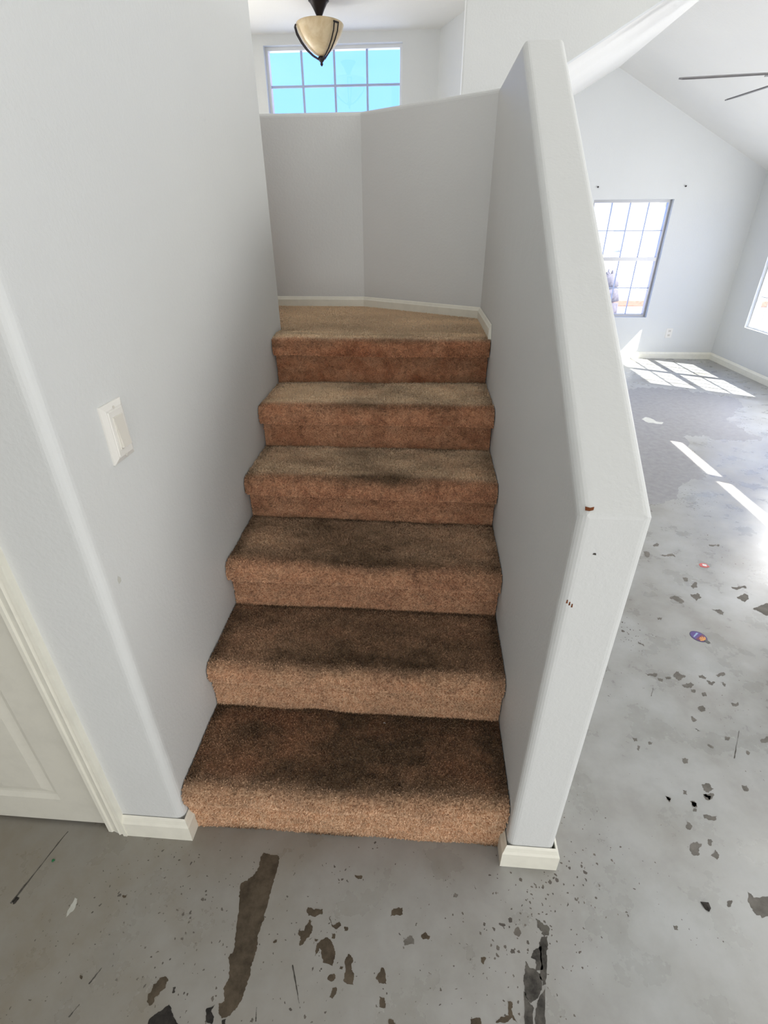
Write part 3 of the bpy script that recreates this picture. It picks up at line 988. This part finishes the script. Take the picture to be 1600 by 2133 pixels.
def soil_of(k, part, x, v):
    """how dirty the carpet is at each place: heavy in the walking line of the lower steps"""
    c = x / W
    walk = np.exp(-((c - 0.52) / 0.30) ** 2)
    nz = vnoise(c * 6 + k * 3.1, v * 5 + k, 11 + k)
    nz2 = vnoise(c * 17 + k, v * 13, 31 + k)
    if part == 'riser':
        base = [0.05, 0.08, 0.10, 0.14, 0.16, 0.22][k]
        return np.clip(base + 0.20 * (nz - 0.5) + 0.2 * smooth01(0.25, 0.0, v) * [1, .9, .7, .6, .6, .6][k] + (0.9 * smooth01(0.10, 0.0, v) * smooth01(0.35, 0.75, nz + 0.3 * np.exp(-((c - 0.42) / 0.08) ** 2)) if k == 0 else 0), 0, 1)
    heavy = [0.95, 0.82, 0.70, 0.42, 0.26, 0.20][k]
    edge = [0.66, 0.52, 0.34, 0.12, 0.05, 0.04][k]
    # nose rows (v small) stay lighter
    nose = smooth01([.12, .14, .16, .16, .16, .2][k], [.34, .34, .34, .30, .30, .45][k], v)
    s = (edge + (heavy - edge) * walk) * (0.12 + 0.88 * nose)
    front = np.exp(-((v - [.33, .34, .33, .31, .30, .5][k]) / 0.08) ** 2) * walk * [0.1, 0.2, .35, .45, .35, .4][k]
    side = smooth01(0.93, 0.995, c) * 0.4 + smooth01(0.06, 0.005, c) * 0.35
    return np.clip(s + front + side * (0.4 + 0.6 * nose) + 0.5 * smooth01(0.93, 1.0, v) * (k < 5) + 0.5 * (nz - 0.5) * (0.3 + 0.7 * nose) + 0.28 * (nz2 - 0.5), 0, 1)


def worn_of(k, part, x, v):
    """flattened sandy pile on the upper treads"""
    if part == 'riser':
        return np.full_like(x, [0.52, 0.44, 0.26, 0.12, 0.05, 0.0][k])
    a = [0.10, 0.30, 0.50, 0.80, 0.88, 0.95][k]
    b = [0.52, 0.44, 0.26, 0.12, 0.05, 0.0][k]
    t = smooth01(0.26, 0.40, v) if k < 5 else smooth01(0.46, 0.60, v)
    return (b + (a - b) * t) * (0.75 + 0.5 * vnoise(x * 8 + k, v * 6, 90 + k)).clip(0, 1)


def mesh_from(name, V, faces, attrs, parent, smooth=True):
    me = bpy.data.meshes.new(name)
    me.vertices.add(len(V))
    me.vertices.foreach_set('co', V.astype(np.float32).ravel())
    k = faces.shape[1]
    me.loops.add(faces.size)
    me.loops.foreach_set('vertex_index', faces.astype(np.int32).ravel())
    me.polygons.add(len(faces))
    me.polygons.foreach_set('loop_start', np.arange(0, faces.size, k, dtype=np.int32))
    me.polygons.foreach_set('loop_total', np.full(len(faces), k, dtype=np.int32))
    for an, av in attrs.items():
        at = me.attributes.new(an, 'FLOAT', 'POINT')
        at.data.foreach_set('value', av.astype(np.float32).ravel())
    me.update(calc_edges=True)
    me.validate()
    me.materials.append(M['carpet'])
    if smooth:
        me.polygons.foreach_set('use_smooth', np.ones(len(faces), dtype=bool))
    o = bpy.data.objects.new(name, me)
    C.objects.link(o)
    o.parent = parent
    return o


def grid_faces(nu, nv, flip=False):
    i, j = np.meshgrid(np.arange(nu - 1), np.arange(nv - 1), indexing='ij')
    a = (i * nv + j).ravel()
    f = np.stack([a, a + nv, a + nv + 1, a + 1], 1)
    return f[:, ::-1] if flip else f


def tufts(P, Nn, S, h=0.0065, wdt=0.0019, flat=0.0):
    """short bent fibres standing on the backing: one quad each"""
    n = len(P)
    lean = rng.normal(0, 0.45, (n, 3))
    d = Nn * (1 - 0.45 * np.reshape(flat, (-1, 1))) + lean
    d /= np.linalg.norm(d, axis=1)[:, None]
    side = np.cross(d, rng.normal(0, 1, (n, 3)))
    side /= np.linalg.norm(side, axis=1)[:, None] + 1e-9
    hh = (h * rng.uniform(0.65, 1.25, n))[:, None]
    ww = (wdt * rng.uniform(0.7, 1.3, n))[:, None]
    base = P - Nn * 0.001
    tip = base + d * hh
    V = np.empty((n, 4, 3))
    V[:, 0] = base - side * ww * 0.8
    V[:, 1] = base + side * ww * 0.8
    V[:, 2] = tip + side * ww * 0.7
    V[:, 3] = tip - side * ww * 0.7
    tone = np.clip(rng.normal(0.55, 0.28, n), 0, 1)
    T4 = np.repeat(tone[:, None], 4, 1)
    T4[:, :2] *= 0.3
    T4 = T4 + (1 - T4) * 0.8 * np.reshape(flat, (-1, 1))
    return V.reshape(-1, 3), np.arange(n * 4).reshape(-1, 4), np.repeat(S, 4), T4.ravel()


def carpet_piece(k, part, name):
    nu = 70
    P, v = surf(k, part, nu)
    nv = P.shape[1]
    # soft unevenness of stretched carpet
    du = np.gradient(P, axis=0)
    dv = np.gradient(P, axis=1)
    Nn = np.cross(du, dv)
    Nn /= np.linalg.norm(Nn, axis=2)[..., None] + 1e-12
    if part == 'riser':
        if Nn[..., 1].mean() > 0:
            Nn = -Nn
    elif Nn[:, -1, 2].mean() < 0:
        Nn = -Nn
    uu = P[..., 0]
    vv = np.broadcast_to(v[None], uu.shape)
    wav = (vnoise(uu * 9 + k * 5, vv * 4 + k, 50 + k) - 0.5) * 0.006
    P = P + Nn * wav[..., None]
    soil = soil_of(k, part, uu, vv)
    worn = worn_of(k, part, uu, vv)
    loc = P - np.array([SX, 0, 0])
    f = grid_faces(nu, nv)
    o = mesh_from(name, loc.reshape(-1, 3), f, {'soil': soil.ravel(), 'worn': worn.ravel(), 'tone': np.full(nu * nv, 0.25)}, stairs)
    # pile
    area = np.linalg.norm(np.cross(du, dv), axis=2).sum()
    n = int(area / (0.0027 if k < 4 else 0.0030) ** 2)
    fi, fj = rng.uniform(0, nu - 1.001, n), rng.uniform(0, nv - 1.001, n)
    i, j = fi.astype(int), fj.astype(int)
    a, b = (fi - i)[:, None], (fj - j)[:, None]
    def lerp(Q):
        return (Q[i, j] * (1 - a) + Q[i + 1, j] * a) * (1 - b) + (Q[i, j + 1] * (1 - a) + Q[i + 1, j + 1] * a) * b
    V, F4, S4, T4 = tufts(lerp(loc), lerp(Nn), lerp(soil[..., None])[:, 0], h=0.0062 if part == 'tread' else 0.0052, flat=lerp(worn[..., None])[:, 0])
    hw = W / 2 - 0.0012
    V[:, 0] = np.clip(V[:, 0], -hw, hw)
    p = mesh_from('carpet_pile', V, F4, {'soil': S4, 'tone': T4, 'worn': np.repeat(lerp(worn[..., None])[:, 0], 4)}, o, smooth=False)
    p['kind'] = 'stuff'
    return o


for k in range(6):
    carpet_piece(k, 'riser', 'riser')
    if k < 5:
        carpet_piece(k, 'tread', 'tread')
carpet_piece(5, 'tread', 'landing_nosing')

# landing behind the last nosing
land = [(0.003, 1.40), (W - 0.003, 1.40), (W - 0.003, Y_A - 0.004), (X_K, Y_BW - 0.003), (-0.42, Y_BW - 0.003), (-0.42, Y_LW1 + 0.004), (0.003, Y_LW1 + 0.004)]
bm = bmesh.new()
vs = [bm.verts.new((x - SX, y, ZL + 0.005)) for x, y in land]
bm.faces.new(vs)
bmesh.ops.triangulate(bm, faces=list(bm.faces))
bmesh.ops.subdivide_edges(bm, edges=list(bm.edges), cuts=10, use_grid_fill=True)
lo = link_mesh('landing', bm, M['carpet'], stairs)
for an in ('soil', 'tone', 'worn'):
    at = lo.data.attributes.new(an, 'FLOAT', 'POINT')
    co = np.array([v.co[:] for v in lo.data.vertices])
    if an == 'tone':
        val = np.full(len(co), 0.25)
    elif an == 'worn':
        val = np.full(len(co), 0.85)
    else:
        val = 0.22 + 0.35 * (vnoise((co[:, 0] + 3) * 5, co[:, 1] * 7, 77) - 0.4)
    at.data.foreach_set('value', np.clip(val, 0, 1).astype(np.float32))


def inside(x, y, poly):
    r = np.zeros(len(x), bool)
    n = len(poly)
    for i in range(n):
        (x0, y0), (x1, y1) = poly[i], poly[(i + 1) % n]
        c = ((y0 > y) != (y1 > y)) & (x < (x1 - x0) * (y - y0) / (y1 - y0 + 1e-12) + x0)
        r ^= c
    return r


n = 90000
x, y = rng.uniform(-0.42, W, n), rng.uniform(1.40, Y_BW, n)
keep = inside(x, y, land)
x, y = x[keep], y[keep]
PP = np.stack([x - SX, y, np.full(len(x), ZL + 0.005)], 1)
ss = np.clip(0.14 + 0.40 * (vnoise((x + 3) * 5, y * 7, 77) - 0.4) + 0.15 * np.exp(-((y - 1.45) / 0.1) ** 2), 0, 1)
V, F4, S4, T4 = tufts(PP, np.tile([0, 0, 1.0], (len(x), 1)), ss, h=0.005, flat=0.9)
p = mesh_from('carpet_pile', V, F4, {'soil': S4, 'tone': T4, 'worn': np.full(len(S4), 0.85)}, lo, smooth=False)
p['kind'] = 'stuff'
# first steps of the upper flight turning left behind the wall
upper = empty('stairs_upper', (W / 2, 0, 0))
struct(upper, 'carpeted upper flight turning left beyond the landing', 'stairs')
for k in range(5):
    x1 = -0.42 - 0.26 * k
    bm = bmesh.new()
    prism(bm, [(x1 - SX, ZL - 0.1 + 0.19 * k), (x1 - SX, ZL + 0.17 + 0.19 * k), (x1 + 0.02 - SX, ZL + 0.175 + 0.19 * k), (x1 + 0.02 - SX, ZL + 0.19 + 0.19 * k), (x1 - 0.28 - SX, ZL + 0.19 + 0.19 * k), (x1 - 0.28 - SX, ZL - 0.1 + 0.19 * k)], 'y', Y_LW1 + 0.004, Y_BW - 0.004)
    o = link_mesh('upper_step', bm, M['carpet'], upper)
    for an, va in (('soil', 0.2), ('tone', 0.5)):
        at = o.data.attributes.new(an, 'FLOAT', 'POINT')
        at.data.foreach_set('value', np.full(len(o.data.vertices), va, np.float32))

# ------------------------------------------------------------------ light switch on the stair wall
sw = empty('light_switch', (0.0, 0.134, 1.171))
tag(sw, 'white rocker light switch on the left stair wall', 'light switch')
def plate(name, hw, hh, t, chamf, mat, parent, y=0, z=0, x=0.0):
    bm = bmesh.new()
    r = []
    for i, xx in ((0, 0), (0, t * 0.45), (chamf, t)):
        r.append([bm.verts.new((x + xx, y + a * (hw - i), z + b * (hh - i))) for a, b in ((-1, -1), (1, -1), (1, 1), (-1, 1))])
    for a, b in zip(r[:-1], r[1:]):
        for i in range(4):
            bm.faces.new((a[i], a[(i + 1) % 4], b[(i + 1) % 4], b[i]))
    bm.faces.new(r[-1])
    bm.faces.new(r[0][::-1])
    bmesh.ops.recalc_face_normals(bm, faces=list(bm.faces))
    return link_mesh(name, bm, mat, parent)


plate('wall_plate', 0.0385, 0.061, 0.009, 0.011, M['plastic'], sw)
plate('inner_bezel', 0.0255, 0.047, 0.003, 0.001, M['plastic'], sw, x=0.0085)
plate('switch_frame', 0.0175, 0.0345, 0.003, 0.001, M['plastic_w'], sw, x=0.0112)
bm = bmesh.new()
prism(bm, [(0.0135, -0.031), (0.020, -0.030), (0.0165, 0.0), (0.0145, 0.031), (0.0135, 0.031)], 'y', -0.0145, 0.0145)
# prism along y uses (x,z) outline
link_mesh('rocker', bm, M['plastic_w'], sw)
for s in (-1, 1):
    bm = bmesh.new()
    tube(bm, (0.0090, 0, s * 0.0515), (0.0102, 0, s * 0.0515), 0.003, 10)
    link_mesh('screw', bm, M['plastic_w'], sw)

# outlet on the living room wall
ot = empty('wall_outlet', (3.835, Y2, 0.325))
tag(ot, 'white duplex outlet low on the wall right of the living room window', 'outlet')
box_obj('wall_plate', -0.040, 0.040, -0.006, 0, -0.06, 0.06, M['plastic'], ot, 0.002)
for s in (-1, 1):
    r = box_obj('receptacle', -0.017, 0.017, -0.009, -0.006, s * 0.026 - 0.015, s * 0.026 + 0.015, M['plastic_w'], ot, 0.001)
    for dx in (-0.006, 0.006):
        box_obj('slot', dx - 0.0015, dx + 0.0015, -0.0098, -0.0088, s * 0.026 - 0.006, s * 0.026 + 0.006, M['slot'], r)
# two screws left above the window
for x in (2.60, 3.585):
    bm = bmesh.new()
    tube(bm, (0, 0, 0), (0, -0.02, 0), 0.006, 8, 0.009)
    o = link_mesh('curtain_screw', bm, M['iron'])
    o.location = (x, Y2, 1.94)
    tag(o, 'dark screw in the wall above the %s end of the living room window' % ('left' if x < 3 else 'right'), 'screw', 'screws above the living room window')

# ------------------------------------------------------------------ pendant
def make_glass_shade():
    m, n, l, b = new_mat('amber_alabaster_glass', (0.62, 0.47, 0.26), 0.35)
    pos = N(n, 'ShaderNodeNewGeometry').outputs['Position']
    a = noise(n, l, 9, 5, 0.6, pos, 1.5)
    r = ramp(n, l, a.outputs['Fac'], [(0.3, (0.56, 0.42, 0.24)), (0.7, (0.74, 0.62, 0.43))])
    l.new(r.outputs['Color'], b.inputs['Base Color'])
    b.inputs['Subsurface Weight'].default_value = 0.35
    b.inputs['Subsurface Radius'].default_value = (0.05, 0.035, 0.02)
    return m


M['amber'] = make_glass_shade()
PX, PY = -0.175, 3.93
pen = empty('pendant_light', (PX, PY, Z_F))
tag(pen, 'amber glass bowl light with dark metal straps hanging in front of the high window', 'ceiling light')
bm = bmesh.new()
lathe(bm, [(0, 0), (0.072, 0), (0.072, -0.008), (0.060, -0.018), (0.040, -0.048), (0.020, -0.085), (0.013, -0.105), (0, -0.105)], 32)
link_mesh('canopy', bm, M['iron'], pen, True)
bm = bmesh.new()
tube(bm, (0, 0, -0.09), (0, 0, -0.335), 0.006, 10)
link_mesh('rod', bm, M['iron'], pen)
bm = bmesh.new()
RB = 0.165
prof = [(RB, -0.128), (RB + 0.004, -0.134), (RB * 0.985, -0.150), (RB * 0.90, -0.185), (RB * 0.74, -0.225), (RB * 0.52, -0.262), (RB * 0.30, -0.288), (RB * 0.12, -0.300), (0.0, -0.302)]
inner = [(0.0, -0.294), (RB * 0.28, -0.280), (RB * 0.50, -0.254), (RB * 0.71, -0.218), (RB * 0.87, -0.178), (RB * 0.95, -0.148), (RB * 0.965, -0.130), (RB, -0.128)]
lathe(bm, prof, 48)
bm2 = bmesh.new()
lathe(bm2, inner, 48)
me2 = bpy.data.meshes.new('tmp')
bm2.to_mesh(me2)
bm2.free()
bm.from_mesh(me2)
bpy.data.meshes.remove(me2)
bmesh.ops.remove_doubles(bm, verts=bm.verts, dist=0.0004)
bmesh.ops.recalc_face_normals(bm, faces=list(bm.faces))
link_mesh('glass_bowl', bm, M['amber'], pen, True)
for ang in (200, 320, 80):
    a = math.radians(ang)
    bm = bmesh.new()
    ca, sa = math.cos(a), math.sin(a)
    for off in (-0.017, 0.017):
        prev = None
        for (r, z) in [(RB + 0.012, -0.150), (RB * 0.93 + 0.012, -0.190), (RB * 0.76 + 0.012, -0.232), (RB * 0.54 + 0.011, -0.272), (RB * 0.30 + 0.008, -0.302), (0.012, -0.322)]:
            k = off * (0.25 + 0.75 * r / RB)
            q = Vector((ca * r - sa * k, sa * r + ca * k, z))
            if prev:
                tube(bm, prev, q, 0.0045, 8)
            prev = q
    q0 = Vector((ca * (RB + 0.010) + sa * 0.022, sa * (RB + 0.010) - ca * 0.022, -0.148))
    q1 = Vector((ca * (RB + 0.010) - sa * 0.022, sa * (RB + 0.010) + ca * 0.022, -0.148))
    tube(bm, q0, q1, 0.0055, 8)
    link_mesh('strap', bm, M['iron'], pen)
bm = bmesh.new()
lathe(bm, [(0, -0.302), (0.022, -0.304), (0.026, -0.315), (0.016, -0.328), (0.008, -0.336), (0.011, -0.344), (0.006, -0.354), (0, -0.357)], 20)
link_mesh('finial', bm, M['iron'], pen, True)

# ------------------------------------------------------------------ ceiling fan
HX, HY, HZ = 2.93, 3.29, 2.345
fan = empty('ceiling_fan', (HX, HY, HZ))
tag(fan, 'grey bladed ceiling fan under the vaulted living room ceiling', 'ceiling fan')
bm = bmesh.new()
lathe(bm, [(0, 0.09), (0.05, 0.09), (0.10, 0.065), (0.115, 0.02), (0.11, -0.02), (0.08, -0.05), (0.05, -0.07), (0, -0.075)], 32)
link_mesh('motor_housing', bm, M['fan_edge'], fan, True)
zc = RIDGE[1] - (HX - RIDGE[0]) * (RIDGE[1] - EAVE_R[1]) / (EAVE_R[0] - RIDGE[0]) - HZ
bm = bmesh.new()
tube(bm, (0, 0, 0.08), (0, 0, zc - 0.02), 0.013, 12)
link_mesh('downrod', bm, M['fan_edge'], fan)
bm = bmesh.new()
lathe(bm, [(0, zc - 0.075), (0.03, zc - 0.075), (0.06, zc - 0.04), (0.065, zc - 0.012), (0, zc - 0.012)], 24)
link_mesh('canopy', bm, M['fan_edge'], fan, True)
t1 = on_floor(1415, 164, HZ)
a0 = math.atan2(t1.y - HY, t1.x - HX)
RF = math.hypot(t1.x - HX, t1.y - HY)
blade_me = None
for k in range(5):
    ang = a0 - k * 2 * math.pi / 5
    if blade_me is None:
        bm = bmesh.new()
        out = [(0.20, -0.050), (0.45, -0.060), (RF - 0.06, -0.066), (RF - 0.01, -0.050), (RF, -0.015), (RF - 0.01, 0.045), (RF - 0.06, 0.064), (0.45, 0.060), (0.20, 0.050)]
        prism(bm, out, 'z', -0.004, 0.004)
        bmesh.ops.rotate(bm, verts=bm.verts, matrix=Matrix.Rotation(math.radians(-13), 3, 'X'))
        o = link_mesh('blade', bm, M['fan'], fan)
        blade_me = o.data
        bm = bmesh.new()
        add_box(bm, 0.095, 0.27, -0.018, 0.018, -0.012, -0.006)
        br = link_mesh('blade_bracket', bm, M['fan_edge'], fan)
        iron_me = br.data
    else:
        o = share('blade', blade_me, fan)
        br = share('blade_bracket', iron_me, fan)
    o.rotation_euler = (0, 0, ang)
    br.rotation_euler = (0, 0, ang)

# ------------------------------------------------------------------ litter on the floor
def flat_mat(name, c, r=0.35):
    return new_mat(name, c, r)[0]


c0 = on_floor(1455, 1326)
ax = (on_floor(1472, 1337) - on_floor(1438, 1317))
st_len = ax.length
stk = empty('oval_sticker', (c0.x, c0.y, 0))
stk.rotation_euler.z = math.atan2(ax.y, ax.x)
tag(stk, 'small oval sticker with blue sky and orange rays stuck to the floor', 'sticker')
ra, rb = st_len * 0.50, st_len * 0.44
def oval(name, a, b, z0, z1, mat, cx=0, cy=0, lo=-1e9, n=40):
    bm = bmesh.new()
    pts = []
    for i in range(n):
        x, y = a * math.cos(2 * math.pi * i / n), b * math.sin(2 * math.pi * i / n)
        if x < lo:
            x = lo
        pts.append((x + cx, y + cy))
    prism(bm, pts, 'z', z0, z1)
    bmesh.ops.remove_doubles(bm, verts=bm.verts, dist=1e-6)
    return link_mesh(name, bm, mat, stk)
oval('sticker_base', ra, rb, 0.0001, 0.0008, flat_mat('sticker_navy', (0.02, 0.018, 0.075)))
oval('sky_print', ra * 0.93, rb * 0.9, 0.0008, 0.0010, flat_mat('sticker_violet', (0.085, 0.045, 0.24)))
bm = bmesh.new()
prism(bm, [(-ra * 0.35, -rb * 0.62), (-ra * 0.22, -rb * 0.62), (-ra * 0.30, rb * 0.62), (-ra * 0.50, rb * 0.50)], 'z', 0.0010, 0.0012)
link_mesh('pale_band', bm, flat_mat('sticker_pale_blue', (0.30, 0.42, 0.62)), stk)
oval('red_print', ra * 0.86, rb * 0.82, 0.0010, 0.0012, flat_mat('sticker_red', (0.16, 0.02, 0.06)), lo=ra * 0.05)
orange = flat_mat('sticker_orange', (0.85, 0.38, 0.08))
for q in range(5):
    an = math.radians(-56 + 28 * q)
    bm = bmesh.new()
    p0 = Vector((ra * 0.86, 0))
    d = Vector((-math.cos(an), math.sin(an)))
    nn = Vector((-d.y, d.x))
    Lr = ra * 0.72
    pts = [p0 + d * Lr * 0.15 + nn * 0.0012, p0 + d * Lr * 0.9 + nn * 0.0035, p0 + d * Lr, p0 + d * Lr * 0.9 - nn * 0.0035, p0 + d * Lr * 0.15 - nn * 0.0012]
    prism(bm, [(v.x, v.y * rb / ra) for v in pts], 'z', 0.0012, 0.0014)
    link_mesh('ray', bm, orange, stk)
bm = bmesh.new()
prism(bm, [(ra * 0.72, -rb * 0.2), (ra * 1.3, -rb * 0.30), (ra * 1.42, rb * 0.05), (ra * 1.28, rb * 0.22), (ra * 0.8, rb * 0.22)], 'z', 0.0001, 0.0016)
link_mesh('peeled_corner', bm, flat_mat('sticker_grey_back', (0.13, 0.13, 0.12), 0.7), stk)

c1 = on_floor(1466, 1178)
wr = empty('wrapper_scrap', (c1.x, c1.y, 0))
tag(wr, 'tiny red and white wrapper scrap on the floor beyond the oval sticker', 'wrapper')
bm = bmesh.new()
prism(bm, [(-0.022, -0.012), (0.0, -0.02), (0.024, -0.012), (0.018, 0.016), (-0.004, 0.02), (-0.02, 0.01)], 'z', 0.0002, 0.0015)
link_mesh('red_sheet', bm, flat_mat('wrapper_red', (0.62, 0.10, 0.09)), wr)
bm = bmesh.new()
prism(bm, [(-0.008, -0.006), (0.012, -0.010), (0.014, 0.006), (-0.004, 0.010)], 'z', 0.0015, 0.003)
link_mesh('white_crease', bm, flat_mat('wrapper_white', (0.8, 0.8, 0.8)), wr)

w = [on_floor(*p) for p in B((1318, 457), (1350, 463), (1362, 485), (1355, 498), (1340, 490), (1330, 475))]
cx = sum(p.x for p in w) / len(w)
cy = sum(p.y for p in w) / len(w)
bm = bmesh.new()
top = [bm.verts.new((p.x - cx, p.y - cy, 0.001 + 0.004 * (i % 2))) for i, p in enumerate(w)]
mid = bm.verts.new((0, 0, 0.009))
bot = [bm.verts.new((p.x - cx, p.y - cy, 0.0)) for p in w]
for i in range(len(w)):
    j = (i + 1) % len(w)
    bm.faces.new((top[i], top[j], mid))
    bm.faces.new((bot[i], bot[j], top[j], top[i]))
bm.faces.new(bot[::-1])
bmesh.ops.recalc_face_normals(bm, faces=list(bm.faces))
o = link_mesh('dry_leaf', bm, M['tar'])
o.location = (cx, cy, 0.0002)
tag(o, 'black curled scrap lying on the floor right of the half wall foot', 'debris')
g = on_floor(111, 1793)
bm = bmesh.new()
bmesh.ops.create_icosphere(bm, subdivisions=2, radius=0.004)
for v in bm.verts:
    v.co.z *= 0.5
    v.co.x *= 1.0 + 0.25 * math.sin(v.co.y * 900)
o = link_mesh('green_bead', bm, flat_mat('green_plastic', (0.01, 0.16, 0.05)))
o.location = (g.x, g.y, 0.002)
tag(o, 'tiny green bead on the floor below the closet door', 'bead')
# lint on the bottom tread
bm = bmesh.new()
tube(bm, (-0.004, 0, 0), (0.0, 0.002, 0.002), 0.0012, 6)
tube(bm, (0.0, 0.002, 0.002), (0.003, -0.002, 0.003), 0.001, 6)
o = link_mesh('lint_scrap', bm, M['plastic'])
q = on_floor(801, 1507, 0.2)
o.location = (q.x, q.y, 0.2)
tag(o, 'white lint scrap on the bottom carpeted tread', 'lint')

# chipped paint on the half wall and stair wall : shallow exposed spots
def chip(name, c, n, u, pts, mat, parent):
    """small flake on a plane with centre c, normal n and in-plane axis u"""
    n, u = Vector(n).normalized(), Vector(u).normalized()
    v = n.cross(u)
    bm = bmesh.new()
    a = [bm.verts.new(Vector(c) + u * x + v * y + n * 0.0007) for x, y in pts]
    b = [bm.verts.new(Vector(c) + u * x + v * y) for x, y in pts]
    bm.faces.new(a)
    for i in range(len(pts)):
        j = (i + 1) % len(pts)
        bm.faces.new((a[i], b[i], b[j], a[j]))
    bmesh.ops.recalc_face_normals(bm, faces=list(bm.faces))
    return link_mesh(name, bm, mat, parent)


wr_ = bpy.data.objects['wall_right']
M['rust'] = patch_mat('rusty_corner_bead', (0.12, 0.03, 0.008), (0.30, 0.10, 0.03), 0.9)
cn = Vector((0, -slope, 1)).normalized()
chip('paint_chip', (W + 0.017, Y_P0 + 0.010, 1.112 + 0.010 * slope + 0.0005), cn, (1, 0, 0), [(-0.007, -0.003), (0, -0.004), (0.007, -0.002), (0.009, 0.004), (0.002, 0.002), (-0.006, 0.004)], M['rust'], wr_)
chip('paint_chip', (W + 0.040, Y_P0 - 0.0001, 1.035), (0, -1, 0), (1, 0, 0), [(-0.003, -0.001), (0.003, -0.002), (0.002, 0.002), (-0.002, 0.002)], M['scrape'], wr_)
for i in range(3):
    chip('paint_chip', (W + 0.012 + 0.005 * i, Y_P0 + 0.0012 - 0.0007 * i, 0.925 - 0.004 * i), (-0.3, -1, 0), (1, -0.3, 0), [(-0.0015, -0.004), (0.0015, -0.003), (0.001, 0.005), (-0.001, 0.004)], M['rust'], wr_)
wl_ = bpy.data.objects['wall_left']
chip('paint_chip', (0.0002, 0.004, 0.885), (1, 0, 0), (0, 1, 0), [(-0.004, -0.008), (0.005, -0.006), (0.006, 0.002), (0.0, 0.010), (-0.005, 0.004)], M['pale'], wl_)

# ------------------------------------------------------------------ street seen through the windows
M['ground'] = patch_mat('pale_gravel', (0.55, 0.52, 0.47), (0.68, 0.65, 0.60), 0.9)
M['asphalt'] = patch_mat('sunlit_asphalt', (0.42, 0.42, 0.44), (0.5, 0.5, 0.52), 0.9)
M['stucco'] = patch_mat('yellow_stucco', (0.74, 0.66, 0.44), (0.80, 0.72, 0.50), 0.9)
M['rooft'] = patch_mat('red_roof_tile', (0.42, 0.20, 0.13), (0.55, 0.30, 0.20), 0.9)
M['shade_gl'] = new_mat('neighbour_window_glass', (0.78, 0.74, 0.84), 0.3)[0]
M['bark'] = patch_mat('grey_violet_bark', (0.10, 0.09, 0.11), (0.19, 0.17, 0.20), 0.95)
M['hedge'] = patch_mat('hedge_leaf', (0.10, 0.17, 0.05), (0.22, 0.30, 0.10), 0.9)
bm = bmesh.new()
add_box(bm, -25, 35, Y2 + 0.17, 45, -0.30, -0.15)
struct(link_mesh('ground_front_yard', bm, M['ground']), 'bright gravel front yard outside the living room window', 'ground')
bm = bmesh.new()
add_box(bm, X_R + 0.12, 35, -20, Y2 + 0.16, -0.30, -0.15)
struct(link_mesh('ground_side_yard', bm, M['ground']), 'bright gravel side yard outside the right windows', 'ground')
bm = bmesh.new()
add_box(bm, -25, 35, 9.0, 12.5, -0.15, -0.13)
struct(link_mesh('ground_street', bm, M['asphalt']), 'sunlit street outside the living room window', 'street')
o = box_obj('brick_curb', -25, 35, 12.5, 12.75, -0.13, 0.0, M['rooft'], None, 0.01)
tag(o, 'reddish curb across the street outside the window', 'curb')
house = empty('neighbour_house', (11.2, 17, -0.15))
tag(house, 'sunlit yellow stucco house across the street seen through the window', 'house')
bm = wall_holes('x', 'y', 0, 0.3, -9, 9, 0, 4.6, [(-6.0, -4.6, 1.0, 2.6), (-2.2, -0.9, 0.9, 2.7), (0.6, 1.9, 0.0, 2.7), (3.6, 5.4, 0.9, 2.6)], None)
link_mesh('facade', bm, M['stucco'], house)
bm = bmesh.new()
prism(bm, [(-0.8, 4.5), (5.0, 7.0), (10.8, 4.5)], 'x', -9.3, 9.6)
link_mesh('roof', bm, M['rooft'], house)
for (x0, x1, z0, z1) in ((-6.0, -4.6, 1.0, 2.6), (-2.2, -0.9, 0.9, 2.7), (0.6, 1.9, 0.0, 2.7), (3.6, 5.4, 0.9, 2.6)):
    box_obj('window_pane', x0, x1, 0.16, 0.20, z0, z1, M['shade_gl'], house)
    bm = bmesh.new()
    cxm, rr = (x0 + x1) / 2, (x1 - x0) / 2
    outer = [(cxm + (rr + 0.22) * math.cos(t), z1 + (rr + 0.22) * 0.6 * math.sin(t)) for t in np.linspace(0, math.pi, 14)]
    inner_ = [(cxm + rr * math.cos(t), z1 + rr * 0.6 * math.sin(t)) for t in np.linspace(math.pi, 0, 14)]
    prism(bm, outer + inner_, 'y', -0.10, 0.0)
    link_mesh('arch_moulding', bm, M['stucco'], house)
for px in (-7.6, -3.4, -0.2, 2.6):
    box_obj('pilaster', px - 0.18, px + 0.18, -0.12, 0.0, 0, 4.5, M['stucco'], house, 0.02)
# tree trunk close outside the window
tr = empty('yard_stump', (3.60, 8.2, -0.15))
tag(tr, 'dark grey tree stump standing outside the living room window', 'tree stump')
bm = bmesh.new()
prev = (0, 0, 0)
for i, (dx, r) in enumerate([(0.0, 0.20), (0.02, 0.165), (0.03, 0.15), (0.0, 0.14), (-0.05, 0.13)]):
    q = (dx, 0.02 * i, 0.205 * (i + 1))
    tube(bm, prev, q, r + 0.015, 12, r)
    prev = q
link_mesh('trunk', bm, M['bark'], tr, True)
bm = bmesh.new()
for i in range(7):
    a = i * 0.9
    tube(bm, (0.06 * math.cos(a), 0.08 + 0.06 * math.sin(a), 1.0), (0.10 * math.cos(a), 0.08 + 0.10 * math.sin(a), 1.03 + 0.03 * (i % 3)), 0.03, 6, 0.012)
link_mesh('cut_sprouts', bm, M['bark'], tr, True)
